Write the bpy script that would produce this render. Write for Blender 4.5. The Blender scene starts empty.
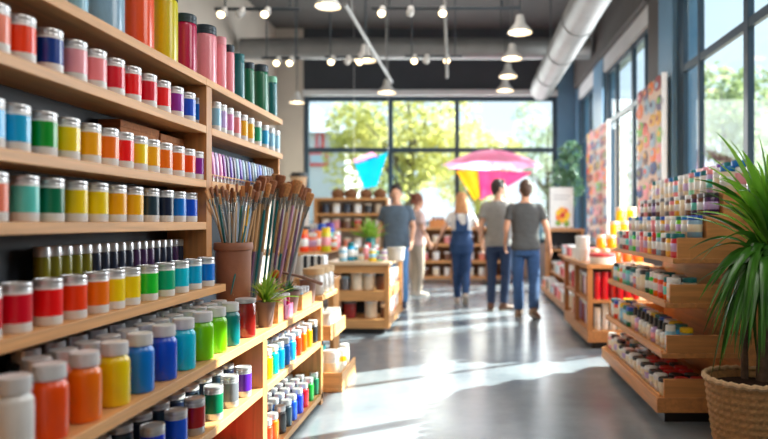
import bpy, math, random
from mathutils import Vector, Matrix, noise

R = random.Random(7)
scene = bpy.context.scene
COL = scene.collection
PI = math.pi

# ---------------------------------------------------------------- camera
F = 640.0          # focal length in pixels of the 768 px wide frame
VX, VY, EYE = 468.0, 222.0, 1.22
cam_data = bpy.data.cameras.new('camera')
cam = bpy.data.objects.new('camera', cam_data)
COL.objects.link(cam)
cam.location = (0, 0, EYE)
cam.rotation_euler = (PI / 2, 0, 0)
cam_data.sensor_width = 36.0
cam_data.lens = F / 768.0 * 36.0
cam_data.shift_x = -(VX - 384.0) / 768.0
cam_data.shift_y = (VY - 219.5) / 768.0
cam_data.clip_end = 300
cam_data.dof.use_dof = True
cam_data.dof.focus_distance = 2.95
cam_data.dof.aperture_fstop = 1.25
scene.camera = cam


def at(px, py, y):
    return Vector(((px - VX) / F * y, y, EYE - (py - VY) / F * y))


def depth(px, x):          # depth at which plane x shows at pixel column px
    return F * x / (px - VX)


# ---------------------------------------------------------------- materials
def lin(c):
    out = []
    for v in c:
        v /= 255.0
        out.append(v / 12.92 if v <= 0.04045 else ((v + 0.055) / 1.055) ** 2.4)
    return out


MATS = {}


def mat(name, rgb, rough=0.5, metal=0.0, coat=0.0, var=0.08, scale=25.0, bump=0.0, emit=0.0, trans=0.0, bscale=None, spec=None):
    if name in MATS:
        return MATS[name]
    m = bpy.data.materials.new(name)
    m.use_nodes = True
    nt = m.node_tree
    b = nt.nodes['Principled BSDF']
    c = lin(rgb)
    tc = nt.nodes.new('ShaderNodeTexCoord')
    nz = nt.nodes.new('ShaderNodeTexNoise')
    nz.inputs['Scale'].default_value = scale
    nz.inputs['Detail'].default_value = 3
    nt.links.new(tc.outputs['Object'], nz.inputs['Vector'])
    rp = nt.nodes.new('ShaderNodeValToRGB')
    rp.color_ramp.elements[0].position = 0.3
    rp.color_ramp.elements[1].position = 0.7
    rp.color_ramp.elements[0].color = [min(1, v * (1 - var)) for v in c] + [1]
    rp.color_ramp.elements[1].color = [min(1, v * (1 + var)) for v in c] + [1]
    nt.links.new(nz.outputs['Fac'], rp.inputs['Fac'])
    nt.links.new(rp.outputs['Color'], b.inputs['Base Color'])
    b.inputs['Roughness'].default_value = rough
    b.inputs['Metallic'].default_value = metal
    b.inputs['Coat Weight'].default_value = coat
    b.inputs['Coat Roughness'].default_value = 0.1
    if spec is not None:
        b.inputs['Specular IOR Level'].default_value = spec
    if emit:
        nt.links.new(rp.outputs['Color'], b.inputs['Emission Color'])
        b.inputs['Emission Strength'].default_value = emit
    if trans:
        b.inputs['Transmission Weight'].default_value = trans
    if bump:
        n2 = nt.nodes.new('ShaderNodeTexNoise')
        n2.inputs['Scale'].default_value = bscale or scale * 3
        n2.inputs['Detail'].default_value = 4
        nt.links.new(tc.outputs['Object'], n2.inputs['Vector'])
        bp = nt.nodes.new('ShaderNodeBump')
        bp.inputs['Strength'].default_value = bump
        bp.inputs['Distance'].default_value = 0.01
        nt.links.new(n2.outputs['Fac'], bp.inputs['Height'])
        nt.links.new(bp.outputs['Normal'], b.inputs['Normal'])
    MATS[name] = m
    return m


def wood(name, rgb, axis='Y', rough=0.45, contrast=0.16):
    if name in MATS:
        return MATS[name]
    m = bpy.data.materials.new(name)
    m.use_nodes = True
    nt = m.node_tree
    b = nt.nodes['Principled BSDF']
    c = lin(rgb)
    tc = nt.nodes.new('ShaderNodeTexCoord')
    mp = nt.nodes.new('ShaderNodeMapping')
    s = {'X': (1.2, 22, 22), 'Y': (22, 1.2, 22), 'Z': (22, 22, 1.2)}[axis]
    mp.inputs['Scale'].default_value = s
    nt.links.new(tc.outputs['Object'], mp.inputs['Vector'])
    nz = nt.nodes.new('ShaderNodeTexNoise')
    nz.inputs['Scale'].default_value = 1.6
    nz.inputs['Detail'].default_value = 6
    nz.inputs['Distortion'].default_value = 0.8
    nt.links.new(mp.outputs['Vector'], nz.inputs['Vector'])
    rp = nt.nodes.new('ShaderNodeValToRGB')
    rp.color_ramp.elements[0].position = 0.32
    rp.color_ramp.elements[1].position = 0.68
    rp.color_ramp.elements[0].color = [v * (1 - contrast) for v in c] + [1]
    rp.color_ramp.elements[1].color = [min(1, v * (1 + contrast)) for v in c] + [1]
    nt.links.new(nz.outputs['Fac'], rp.inputs['Fac'])
    nt.links.new(rp.outputs['Color'], b.inputs['Base Color'])
    b.inputs['Roughness'].default_value = rough
    bp = nt.nodes.new('ShaderNodeBump')
    bp.inputs['Strength'].default_value = 0.08
    bp.inputs['Distance'].default_value = 0.004
    nt.links.new(nz.outputs['Fac'], bp.inputs['Height'])
    nt.links.new(bp.outputs['Normal'], b.inputs['Normal'])
    MATS[name] = m
    return m


def glass_mat(name, tint=(235, 245, 248), refl=1.45):
    if name in MATS:
        return MATS[name]
    m = bpy.data.materials.new(name)
    m.use_nodes = True
    nt = m.node_tree
    nt.nodes.clear()
    out = nt.nodes.new('ShaderNodeOutputMaterial')
    mx = nt.nodes.new('ShaderNodeMixShader')
    tr = nt.nodes.new('ShaderNodeBsdfTransparent')
    gl = nt.nodes.new('ShaderNodeBsdfGlossy')
    lw = nt.nodes.new('ShaderNodeLayerWeight')
    lw.inputs['Blend'].default_value = 0.5
    pw = nt.nodes.new('ShaderNodeMath')
    pw.operation = 'POWER'
    pw.inputs[1].default_value = 5
    fr = nt.nodes.new('ShaderNodeMath')
    fr.operation = 'MULTIPLY_ADD'
    fr.inputs[1].default_value = 0.5
    fr.inputs[2].default_value = 0.03
    nt.links.new(lw.outputs['Facing'], pw.inputs[0])
    nt.links.new(pw.outputs[0], fr.inputs[0])
    nz = nt.nodes.new('ShaderNodeTexNoise')
    nz.inputs['Scale'].default_value = 2.0
    rp = nt.nodes.new('ShaderNodeValToRGB')
    c = lin(tint)
    rp.color_ramp.elements[0].color = [v * 0.97 for v in c] + [1]
    rp.color_ramp.elements[1].color = c + [1]
    nt.links.new(nz.outputs['Fac'], rp.inputs['Fac'])
    nt.links.new(rp.outputs['Color'], tr.inputs['Color'])
    gl.inputs['Roughness'].default_value = 0.03
    nt.links.new(fr.outputs[0], mx.inputs['Fac'])
    nt.links.new(tr.outputs[0], mx.inputs[1])
    nt.links.new(gl.outputs[0], mx.inputs[2])
    nt.links.new(mx.outputs[0], out.inputs['Surface'])
    MATS[name] = m
    return m


def leaf_mat(name, c0, c1, translucent=0.35, rough=0.4, scale=9):
    if name in MATS:
        return MATS[name]
    m = bpy.data.materials.new(name)
    m.use_nodes = True
    nt = m.node_tree
    b = nt.nodes['Principled BSDF']
    out = nt.nodes['Material Output']
    tc = nt.nodes.new('ShaderNodeTexCoord')
    nz = nt.nodes.new('ShaderNodeTexNoise')
    nz.inputs['Scale'].default_value = scale
    nt.links.new(tc.outputs['Object'], nz.inputs['Vector'])
    rp = nt.nodes.new('ShaderNodeValToRGB')
    rp.color_ramp.elements[0].position = 0.35
    rp.color_ramp.elements[1].position = 0.65
    rp.color_ramp.elements[0].color = lin(c0) + [1]
    rp.color_ramp.elements[1].color = lin(c1) + [1]
    nt.links.new(nz.outputs['Fac'], rp.inputs['Fac'])
    nt.links.new(rp.outputs['Color'], b.inputs['Base Color'])
    b.inputs['Roughness'].default_value = rough
    tl = nt.nodes.new('ShaderNodeBsdfTranslucent')
    nt.links.new(rp.outputs['Color'], tl.inputs['Color'])
    mx = nt.nodes.new('ShaderNodeMixShader')
    mx.inputs['Fac'].default_value = translucent
    nt.links.new(b.outputs[0], mx.inputs[1])
    nt.links.new(tl.outputs[0], mx.inputs[2])
    nt.links.new(mx.outputs[0], out.inputs['Surface'])
    MATS[name] = m
    return m


# ---------------------------------------------------------------- mesh builder
class MB:
    def __init__(self):
        self.v, self.f, self.m = [], [], []

    def add(self, verts, faces, mi=0):
        o = len(self.v)
        self.v.extend([tuple(p) for p in verts])
        self.f.extend([tuple(o + i for i in f) for f in faces])
        self.m.extend([mi] * len(faces))
        return self

    def box(self, x0, x1, y0, y1, z0, z1, mi=0, rz=0.0, piv=None):
        vs = [Vector((x, y, z)) for z in (z0, z1) for y in (y0, y1) for x in (x0, x1)]
        if rz:
            c = Vector(piv) if piv else Vector(((x0 + x1) / 2, (y0 + y1) / 2, 0))
            Rm = Matrix.Rotation(rz, 3, 'Z')
            vs = [Rm @ (p - c) + c for p in vs]
        return self.add(vs, [(0, 2, 3, 1), (4, 5, 7, 6), (0, 1, 5, 4), (2, 6, 7, 3), (0, 4, 6, 2), (1, 3, 7, 5)], mi)

    def obox(self, c, ax, ay, az, mi=0):      # oriented box: centre and three half vectors
        c, ax, ay, az = Vector(c), Vector(ax), Vector(ay), Vector(az)
        vs = [c + ax * i + ay * j + az * k for k in (-1, 1) for j in (-1, 1) for i in (-1, 1)]
        return self.add(vs, [(0, 2, 3, 1), (4, 5, 7, 6), (0, 1, 5, 4), (2, 6, 7, 3), (0, 4, 6, 2), (1, 3, 7, 5)], mi)

    def lathe(self, prof, segs=24, c=(0, 0, 0), mi=0, ripple=0.0, sx=1.0, sy=1.0):
        vs, fs, rows = [], [], []
        for k, (r, z) in enumerate(prof):
            if r < 1e-6:
                rows.append([len(vs)])
                vs.append((c[0], c[1], c[2] + z))
            else:
                row = []
                for i in range(segs):
                    a = 2 * PI * i / segs
                    rr = r * (1 + (ripple if i % 2 else 0))
                    row.append(len(vs))
                    vs.append((c[0] + rr * math.cos(a) * sx, c[1] + rr * math.sin(a) * sy, c[2] + z))
                rows.append(row)
        for a, b in zip(rows, rows[1:]):
            n = max(len(a), len(b))
            for i in range(n):
                j = (i + 1) % n
                if len(a) == 1 and len(b) == 1:
                    continue
                if len(a) == 1:
                    fs.append((a[0], b[j], b[i]))
                elif len(b) == 1:
                    fs.append((a[i], a[j], b[0]))
                else:
                    fs.append((a[i], a[j], b[j], b[i]))
        return self.add(vs, fs, mi)

    def tube(self, pts, radii, segs=8, mi=0, cap=True, flat=1.0, up=None):
        pts = [Vector(p) for p in pts]
        if not hasattr(radii, '__len__'):
            radii = [radii] * len(pts)
        vs, fs = [], []
        n = len(pts)
        t0 = (pts[1] - pts[0]).normalized()
        ref = Vector(up) if up else (Vector((0, 0, 1)) if abs(t0.z) < 0.9 else Vector((1, 0, 0)))
        u = t0.cross(ref).normalized()
        for i, p in enumerate(pts):
            t = (pts[min(i + 1, n - 1)] - pts[max(i - 1, 0)]).normalized()
            u = (u - t * u.dot(t)).normalized()
            w = t.cross(u)
            for k in range(segs):
                a = 2 * PI * k / segs
                vs.append(p + (u * math.cos(a) + w * math.sin(a) * flat) * radii[i])
        for i in range(n - 1):
            for k in range(segs):
                k2 = (k + 1) % segs
                fs.append((i * segs + k, i * segs + k2, (i + 1) * segs + k2, (i + 1) * segs + k))
        if cap:
            fs.append(tuple(range(segs - 1, -1, -1)))
            fs.append(tuple((n - 1) * segs + k for k in range(segs)))
        return self.add(vs, fs, mi)

    def ellipsoid(self, c, r, segs=16, rings=10, mi=0, M=None, shape=None):
        c = Vector(c)
        vs, fs = [], []
        for j in range(rings + 1):
            ph = PI * j / rings
            for i in range(segs):
                a = 2 * PI * i / segs
                d = Vector((math.sin(ph) * math.cos(a), math.sin(ph) * math.sin(a), math.cos(ph)))
                p = Vector((d.x * r[0], d.y * r[1], d.z * r[2]))
                if shape:
                    p = shape(p, d)
                if M:
                    p = M @ p
                vs.append(c + p)
        for j in range(rings):
            for i in range(segs):
                i2 = (i + 1) % segs
                a, b, e, f = j * segs + i, j * segs + i2, (j + 1) * segs + i2, (j + 1) * segs + i
                if j == 0:
                    fs.append((a, f, e))
                elif j == rings - 1:
                    fs.append((a, f, b))
                else:
                    fs.append((a, f, e, b))
        return self.add(vs, fs, mi)

    def rings(self, rs, segs=20, mi=0, M=None):   # stacked ellipses (cx, cy, z, rx, ry)
        vs, fs = [], []
        for (cx, cy, z, rx, ry) in rs:
            for k in range(segs):
                a = 2 * PI * k / segs
                ca, sa = math.cos(a), math.sin(a)
                e = 0.85
                p = Vector((cx + rx * math.copysign(abs(ca) ** e, ca), cy + ry * math.copysign(abs(sa) ** e, sa), z))
                vs.append(M @ p if M else p)
        n = len(rs)
        for i in range(n - 1):
            for k in range(segs):
                k2 = (k + 1) % segs
                fs.append((i * segs + k, i * segs + k2, (i + 1) * segs + k2, (i + 1) * segs + k))
        fs.append(tuple(range(segs - 1, -1, -1)))
        fs.append(tuple((n - 1) * segs + k for k in range(segs)))
        return self.add(vs, fs, mi)

    def mesh(self, name, mats, smooth=True, angle=38):
        me = bpy.data.meshes.new(name)
        me.from_pydata(self.v, [], self.f)
        if not isinstance(mats, (list, tuple)):
            mats = [mats]
        for m in mats:
            me.materials.append(m)
        me.polygons.foreach_set('material_index', self.m)
        if smooth:
            me.polygons.foreach_set('use_smooth', [True] * len(self.f))
            me.update()
            me.set_sharp_from_angle(angle=math.radians(angle))
        me.update()
        return me


def put(name, me, parent=None, loc=(0, 0, 0), rz=0.0, sc=None):
    o = bpy.data.objects.new(name, me)
    COL.objects.link(o)
    loc = Vector(loc)
    if parent is None and loc.z > .02:
        loc.z += .0008       # stands on, not in, what carries it
    o.location = loc
    if rz:
        o.rotation_euler = (0, 0, rz)
    if sc is not None:
        o.scale = sc if hasattr(sc, '__len__') else (sc, sc, sc)
    if parent is not None:
        o.parent = parent
    return o


def obj(name, mb, mats, parent=None, loc=(0, 0, 0), rz=0.0, bevel=0.0, smooth=True, angle=38):
    o = put(name, mb.mesh(name, mats, smooth, angle), parent, loc, rz)
    if bevel:
        b = o.modifiers.new('bevel', 'BEVEL')
        b.width = bevel
        b.segments = 2
        b.limit_method = 'ANGLE'
    return o


def tag(o, label, cat, group=None):
    o['label'] = label
    o['category'] = cat
    if group:
        o['group'] = group
    return o


def thing(name, label, cat, loc=(0, 0, 0), rz=0.0, group=None):
    o = bpy.data.objects.new(name, None)
    o.empty_display_size = 0.05
    COL.objects.link(o)
    loc = Vector(loc)
    if loc.z > .02:
        loc.z += .0008
    o.location = loc
    o.rotation_euler = (0, 0, rz)
    return tag(o, label, cat, group)


def struct(o):
    o['kind'] = 'structure'
    return o


def copy_tree(root, loc, rz=None, sc=None, label=None, group=None):
    r = root.copy()
    COL.objects.link(r)
    r.location = loc
    if rz is not None:
        r.rotation_euler = (0, 0, rz)
    if sc is not None:
        r.scale = sc if hasattr(sc, '__len__') else (sc, sc, sc)
    if label:
        r['label'] = label
    if group:
        r['group'] = group
    for ch in list(root.children):
        c = ch.copy()
        COL.objects.link(c)
        c.parent = r
        for g in list(ch.children):
            d = g.copy()
            COL.objects.link(d)
            d.parent = c
    return r


ORD = ('first second third fourth fifth sixth seventh eighth ninth tenth eleventh twelfth thirteenth fourteenth fifteenth '
       'sixteenth seventeenth eighteenth nineteenth twentieth twenty-first twenty-second twenty-third twenty-fourth twenty-fifth twenty-sixth').split()

# ---------------------------------------------------------------- palette
C = dict(
    salmon=(240, 140, 115), vermilion=(226, 74, 30), navy=(14, 58, 130), pink=(240, 172, 180), rose=(242, 150, 155),
    crimson=(196, 22, 50), red=(222, 30, 34), purple=(140, 50, 150), cobalt=(14, 84, 190), azure=(0, 120, 200),
    sky=(60, 175, 225), turquoise=(20, 165, 205), green=(16, 140, 50), yellow=(246, 205, 10), amber=(250, 170, 20),
    orange=(248, 122, 12), tangerine=(245, 88, 14), slate=(38, 58, 70), ink=(26, 36, 58), emerald=(0, 105, 75),
    aqua=(110, 205, 195), lime=(120, 190, 20), teal=(0, 110, 115), cyan=(20, 190, 215), white=(240, 240, 238),
    maroon=(150, 28, 28), grey=(120, 122, 128), violet=(100, 52, 165), royal=(10, 62, 190), leafgreen=(40, 185, 60),
    seagreen=(20, 160, 120), olive=(120, 118, 20), plum=(70, 40, 84), lilac=(200, 175, 215), paleblue=(160, 205, 225),
    mauve=(225, 150, 190), gold=(240, 180, 40), charcoal=(48, 50, 54), magenta=(170, 20, 80), chartreuse=(205, 195, 10),
    steelblue=(150, 180, 200), cream=(240, 225, 200), brown=(110, 66, 40), mint=(150, 220, 190), blush=(245, 165, 175),
)


def vivid(rgb, k=1.26):
    l = sum(rgb) / 3
    return [min(255, max(0, l + (v - l) * k)) for v in rgb]


def paint(c, rough=0.3, coat=0.5):
    return mat('paint_' + c + ('' if rough == 0.3 else '_matt'), vivid(C[c]), rough, 0, coat, var=0.05, scale=18)


OAK = wood('oak', (220, 164, 106), 'Y')
OAKX = wood('oak_cross', (216, 158, 100), 'X')
OAKZ = wood('oak_upright', (200, 140, 84), 'Z')
BROWNWOOD = wood('brown_wood', (214, 148, 88), 'Y')
BROWNWOODX = wood('brown_wood_cross', (216, 150, 90), 'X')
HONEY = wood('honey_wood', (206, 140, 80), 'X')
SILVER = mat('brushed_silver', (222, 223, 225), 0.3, 0.6, 0, 0.06, 40)
LIDWHITE = mat('pearl_lid', (232, 233, 235), 0.28, 0.12, 0.2, 0.04, 40)
WHITE = mat('white_plastic', (238, 238, 236), 0.35, 0, 0.2, 0.03)
DARKPANEL = mat('dark_back_panel', (22, 32, 42), 0.55, 0, 0, 0.12, 6)
FRAME = mat('window_frame_paint', (44, 66, 84), 0.4, 0, 0.1, 0.08, 4)
BLACK = mat('black_plastic', (26, 27, 30), 0.4, 0, 0.1, 0.1)
DARKGREY = mat('dark_grey_plastic', (52, 60, 66), 0.35, 0, 0.2, 0.08)
STEEL = mat('galvanised_duct', (138, 138, 137), 0.5, 0.45, 0, 0.12, 3)
GLASS = glass_mat('window_glass')
CLEAR = glass_mat('clear_jar_glass', (225, 238, 240))
# ================================================================ people
SKIN = mat('skin_light', (222, 168, 138), .5, 0, 0, .05, 10)
SKIN2 = mat('skin_tan', (206, 148, 116), .5, 0, 0, .05, 10)


def remeshed(name, mb, voxel, m, parent, loc=(0, 0, 0), rz=0.0, smooth=6, wrinkle=0.0, wscale=9.0, seed=0.0):
    tmp = bpy.data.objects.new('tmp', mb.mesh('tmp', m, False))
    COL.objects.link(tmp)
    md = tmp.modifiers.new('r', 'REMESH')
    md.mode = 'VOXEL'
    md.voxel_size = voxel
    md.use_smooth_shade = True
    if smooth:
        sm = tmp.modifiers.new('s', 'SMOOTH')
        sm.iterations = smooth
        sm.factor = .5
    dg = bpy.context.evaluated_depsgraph_get()
    me = bpy.data.meshes.new_from_object(tmp.evaluated_get(dg))
    bpy.data.objects.remove(tmp)
    me.name = name
    me.materials.clear()
    me.materials.append(m)
    if wrinkle:
        for v in me.vertices:
            p = v.co
            k = noise.noise(Vector((p.x * wscale, p.y * wscale, p.z * wscale * .7 + seed))) + .5 * noise.noise(Vector((p.x * wscale * 2.3, p.y * wscale * 2.3, p.z * wscale * 2.6 + seed)))
            v.co = p + v.normal * k * wrinkle
    me.polygons.foreach_set('use_smooth', [True] * len(me.polygons))
    me.update()
    return put(name, me, parent, loc, rz)


def spline(pts, vals, n=6):
    """resample a joint chain smoothly"""
    P_, V_ = [Vector(p) for p in pts], list(vals)
    out, ov = [], []
    for i in range(len(P_) - 1):
        p0, p1, p2, p3 = P_[max(i - 1, 0)], P_[i], P_[i + 1], P_[min(i + 2, len(P_) - 1)]
        for k in range(n):
            t = k / n
            c_ = ((p1 * 2) + (p2 - p0) * t + (p0 * 2 - p1 * 5 + p2 * 4 - p3) * t * t + (p1 * 3 - p0 - p2 * 3 + p3) * t ** 3) * .5
            out.append(c_)
            ov.append(V_[i] + (V_[i + 1] - V_[i]) * t)
    out.append(P_[-1])
    ov.append(V_[-1])
    return out, ov


def hand(mb, wrist, d, palm_n, thumb_side, s):
    d = d.normalized()
    n_ = (palm_n - d * palm_n.dot(d)).normalized()
    sd = d.cross(n_).normalized()
    if sd.dot(thumb_side) < 0:
        sd = -sd
    w = wrist
    mb.tube([w - d * .02 * s, w + d * .02 * s, w + d * .055 * s, w + d * .095 * s], [.026 * s, .033 * s, .041 * s, .038 * s], 14, flat=.42, up=n_)
    for k, (o, L, r) in enumerate(((.03, .072, .0088), (.0105, .082, .009), (-.0095, .076, .0087), (-.029, .058, .0078))):
        b = w + d * .085 * s + sd * o * s
        d1 = (d + n_ * .25 + sd * o * 2.0).normalized()
        d2 = (d + n_ * .75).normalized()
        d3 = (d + n_ * 1.3).normalized()
        p1 = b + d1 * L * .5 * s
        p2 = p1 + d2 * L * .3 * s
        p3 = p2 + d3 * L * .25 * s
        mb.tube([b - d * .02 * s, b, p1, p2, p3], [r * s, r * s, r * .95 * s, r * .88 * s, r * .6 * s], 8)
    b = w + d * .028 * s + sd * .03 * s
    p1 = b + (d * .7 + sd * .7 + n_ * .3) * .036 * s
    p2 = p1 + (d + sd * .25 + n_ * .4).normalized() * .03 * s
    mb.tube([w + d * .02 * s + sd * .01 * s, b, p1, p2], [.013 * s, .0125 * s, .0105 * s, .007 * s], 8)


def head_parts(mb, c_, M, s, female):
    rx, ry, rz_ = .073 * s, .094 * s, .116 * s

    def shp(p, d):
        z = p.z / rz_
        if z < 0:
            p.x *= 1 + .28 * z
            p.y = p.y * (1 + .12 * z) + (.012 * s if p.y > 0 else .03 * s) * -z * (1 if p.y > 0 else 1)
        return p
    mb.ellipsoid(c_, (rx, ry, rz_), 28, 20, M=M, shape=shp)
    up = M @ Vector((0, 0, 1))
    fw = M @ Vector((0, 1, 0))
    sd = M @ Vector((1, 0, 0))
    # nose, brow, lips, chin, ears
    mb.tube([c_ + fw * .088 * s + up * .022 * s, c_ + fw * .101 * s - up * .01 * s, c_ + fw * .108 * s - up * .026 * s, c_ + fw * .092 * s - up * .034 * s], [.009 * s, .011 * s, .014 * s, .012 * s], 10)
    mb.ellipsoid(c_ + fw * .08 * s + up * .03 * s, (.05 * s, .016 * s, .012 * s), 14, 8, M=M)
    mb.ellipsoid(c_ + fw * .092 * s - up * .058 * s, (.024 * s, .011 * s, .009 * s), 12, 8, M=M)
    mb.ellipsoid(c_ + fw * .08 * s - up * .098 * s, (.026 * s, .022 * s, .018 * s), 12, 8, M=M)
    for e in (-1, 1):
        mb.ellipsoid(c_ + sd * .075 * e * s - fw * .008 * s - up * .012 * s, (.012 * s, .02 * s, .033 * s), 10, 8, M=M)


def person(label, x, y, face, H, hair_c, hair_kind, top, bottoms, shoes, pose, female=False, skin=None, kind='tshirt'):
    """local frame: +y forward, +x to the person's own right-hand side of the picture when seen from behind"""
    s = H / 1.78
    skin = skin or SKIN
    V = lambda a: Vector(a) * s
    root_loc = (x, y, 0)
    mb = MB()
    shw = .16 if female else .184
    hw = .092
    J = dict(hipL=V((-hw, 0, .93)), hipR=V((hw, 0, .93)), shL=V((-shw, -.005, 1.415)), shR=V((shw, -.005, 1.415)))
    for k, v in pose.items():
        if k[0] != '_':
            J[k] = V(v)
    lean = pose.get('_lean', 0.0) * s
    fem = .88 if female else 1.0

    def torso(infl, z0, z1, neck=True):
        rs = []
        for (z, rx, ry, cy) in ((.80, .165, .112, 0), (.86, .172, .12, -.005), (.93, .172 if not female else .18, .124, -.008), (1.0, .162, .112, 0), (1.08, .15 * (fem if female else 1), .103, .004), (1.18, .158 * fem, .108, .004),
                                (1.28, .176 * fem, .118, 0), (1.36, .186 * fem, .118, -.004), (1.415, .176 * fem, .104, -.008), (1.45, .135 * fem, .084, -.01), (1.485, .088 * fem, .064, -.01), (1.51, .06, .058, -.006)):
            z *= s
            if z < z0 - 1e-6 or z > z1 + 1e-6:
                continue
            rs.append((0, cy * s + lean * max(0, z - .95 * s) / (.5 * s), z, rx * s + infl, ry * s + infl))
        return rs
    mb.rings(torso(0, .78 * s, 1.52 * s), 28)
    hc = V((0, .012, 1.655)) + Vector((0, lean * 1.25, 0))
    neck_b = V((0, -.006, 1.48)) + Vector((0, lean, 0))
    mb.tube([neck_b - Vector((0, 0, .03)), neck_b + (hc - neck_b) * .4, hc - Vector((0, .012 * s, .03 * s))], [.062 * s * (.86 if female else 1), .054 * s * (.86 if female else 1), .056 * s * (.86 if female else 1)], 16)
    hy, hp = pose.get('_head', (0, 0))
    M = (Matrix.Rotation(hy, 3, 'Z') @ Matrix.Rotation(hp, 3, 'X'))
    head_parts(mb, hc, M, s * (1.0 if female else 1.05), female)
    arm_r = [.056, .05, .042, .04, .03, .026] if not female else [.047, .042, .035, .034, .026, .022]
    for sd in 'LR':
        sh, el, wr = J['sh' + sd], J['el' + sd], J['wr' + sd]
        e = -1 if sd == 'L' else 1
        pts, rad = spline([sh - V((e * .04, 0, -.0)), sh, sh.lerp(el, .5), el, el.lerp(wr, .4), wr], [r * s for r in arm_r])
        mb.tube(pts, rad, 14)
        d = (wr - el).normalized()
        hand(mb, wr, (d + V(pose.get('_hd' + sd, (0, 0, -.25)))), V((-e, .15, 0)), V((0, 1, 0)), s * (.9 if female else 1))
        hp_, kn, an = J['hip' + sd], J['kn' + sd], J['an' + sd]
        pts, rad = spline([hp_, hp_.lerp(kn, .4), kn, kn.lerp(an, .4), an], [v * s * (.88 if female else 1) for v in (.088, .08, .056, .056, .038)])
        mb.tube(pts, rad, 16)
        fd = V(pose.get('_ft' + sd, (0, 1, -.25))).normalized()
        mb.tube([an, an + fd * .04 * s - V((0, 0, .03)), an + fd * .14 * s - V((0, 0, .045))], [.036 * s, .036 * s, .028 * s], 12)
    body = remeshed('person', mb, .0075, skin, None, root_loc, face, 4)
    tag(body, label, 'person')
    # ---- face details
    fw, up, sdv = M @ Vector((0, 1, 0)), M @ Vector((0, 0, 1)), M @ Vector((1, 0, 0))
    for e in (-1, 1):
        q = hc + fw * .081 * s + up * .008 * s + sdv * e * .031 * s
        ey = obj('eye', MB().ellipsoid(q, (.0135 * s, .009 * s, .0085 * s), 14, 10, M=M), mat('eye_white', (232, 228, 222), .2), body)
        obj('iris', MB().ellipsoid(q + fw * .006 * s, (.0062 * s, .004 * s, .0062 * s), 12, 8, M=M), mat('iris_dark', (50, 36, 28), .15), ey)
        obj('eyebrow', MB().ellipsoid(q + up * .021 * s + fw * .006 * s, (.019 * s, .008 * s, .0042 * s), 14, 8, M=M), hair_c, body)
    obj('lips', MB().ellipsoid(hc + fw * .099 * s - up * .058 * s, (.022 * s, .006 * s, .0065 * s), 14, 8, M=M), mat('lips', (176, 98, 88), .4), body)
    # ---- hair
    hb = MB()

    def cut(lim):
        def f(p, d):
            if p.z < lim * s:
                p.z = lim * s + (p.z - lim * s) * .12
            return p
        return f
    if hair_kind == 'short':
        hb.ellipsoid(hc + M @ Vector((0, -.017 * s, .024 * s)), (.086 * s, .101 * s, .116 * s), 28, 18, M=M, shape=cut(-.068))
        hb.ellipsoid(hc + M @ Vector((.012 * s, .038 * s, .098 * s)), (.055 * s, .042 * s, .032 * s), 18, 10, M=M)
        hb.ellipsoid(hc + M @ Vector((0, -.062 * s, -.045 * s)), (.056 * s, .034 * s, .05 * s), 18, 10, M=M)
    elif hair_kind == 'tousled':
        hb.ellipsoid(hc + M @ Vector((0, -.02 * s, .03 * s)), (.094 * s, .108 * s, .118 * s), 28, 18, M=M, shape=cut(-.09))
        rr = random.Random(4)
        for i in range(26):
            a, z = rr.uniform(0, 2 * PI), rr.uniform(-.05, .13)
            hb.ellipsoid(hc + M @ Vector((.085 * s * math.cos(a) * (1 - abs(z)), (-.025 + .09 * min(.4, math.sin(a))) * s, z * s)), (.03 * s, .03 * s, .025 * s), 10, 8)
    else:      # long
        hb.ellipsoid(hc + M @ Vector((0, -.018 * s, .024 * s)), (.097 * s, .106 * s, .114 * s), 28, 18, M=M, shape=cut(-.09))
        top_ = hc
        hb.rings([(top_.x, top_.y - .055 * s, top_.z - .36 * s, .06 * s, .022 * s), (top_.x, top_.y - .075 * s, top_.z - .32 * s, .105 * s, .034 * s), (top_.x, top_.y - .08 * s, top_.z - .24 * s, .122 * s, .045 * s), (top_.x, top_.y - .068 * s, top_.z - .14 * s, .11 * s, .055 * s),
                  (top_.x, top_.y - .045 * s, top_.z - .04 * s, .1 * s, .075 * s), (top_.x, top_.y - .03 * s, top_.z + .04 * s, .082 * s, .08 * s)], 24)
    remeshed('hair', hb, .009, hair_c, body, smooth=3, wrinkle=.006, wscale=34)
    # ---- clothes
    slv = pose.get('_sleeve', .62)

    def top_mesh(infl, hem, sleeve=True, neckz=1.487):
        m2 = MB()
        rs = torso(infl, hem * s, neckz * s)
        z0 = rs[0]
        rs = [(z0[0], z0[1], hem * s, z0[3] + .006, z0[4] + .006)] + [r for r in rs if r[2] > hem * s + .01]
        m2.rings(rs, 30)
        if sleeve:
            for sd in 'LR':
                sh, el = J['sh' + sd], J['el' + sd]
                e = -1 if sd == 'L' else 1
                pts, rad = spline([sh - V((e * .075, 0, .01)), sh - V((e * .005, 0, .0)), sh.lerp(el, .35), sh.lerp(el, slv)], [.06 * s * fem, .062 * s * fem, .063 * s * fem, .066 * s * fem])
                m2.tube(pts, rad, 18)
        return m2

    def trousers(infl, waist, knee=.068, ank=.06, mname='trousers', anklez=None):
        m2 = MB()
        rs = [r for r in torso(infl, .79 * s, 1.02 * s)]
        rs = [r for r in rs if r[2] <= waist * s]
        m2.rings(rs, 28)
        for sd in 'LR':
            hp_, kn, an = J['hip' + sd], J['kn' + sd], J['an' + sd]
            a_ = an + (kn - an) * .03
            pts, rad = spline([hp_ - V((0, 0, .0)), hp_.lerp(kn, .35), kn, kn.lerp(a_, .45), a_], [.096 * s * (.95 if female else 1), .09 * s * (.93 if female else 1), knee * s, (knee - .003) * s, ank * s])
            m2.tube(pts, rad, 18)
        return m2
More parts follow.
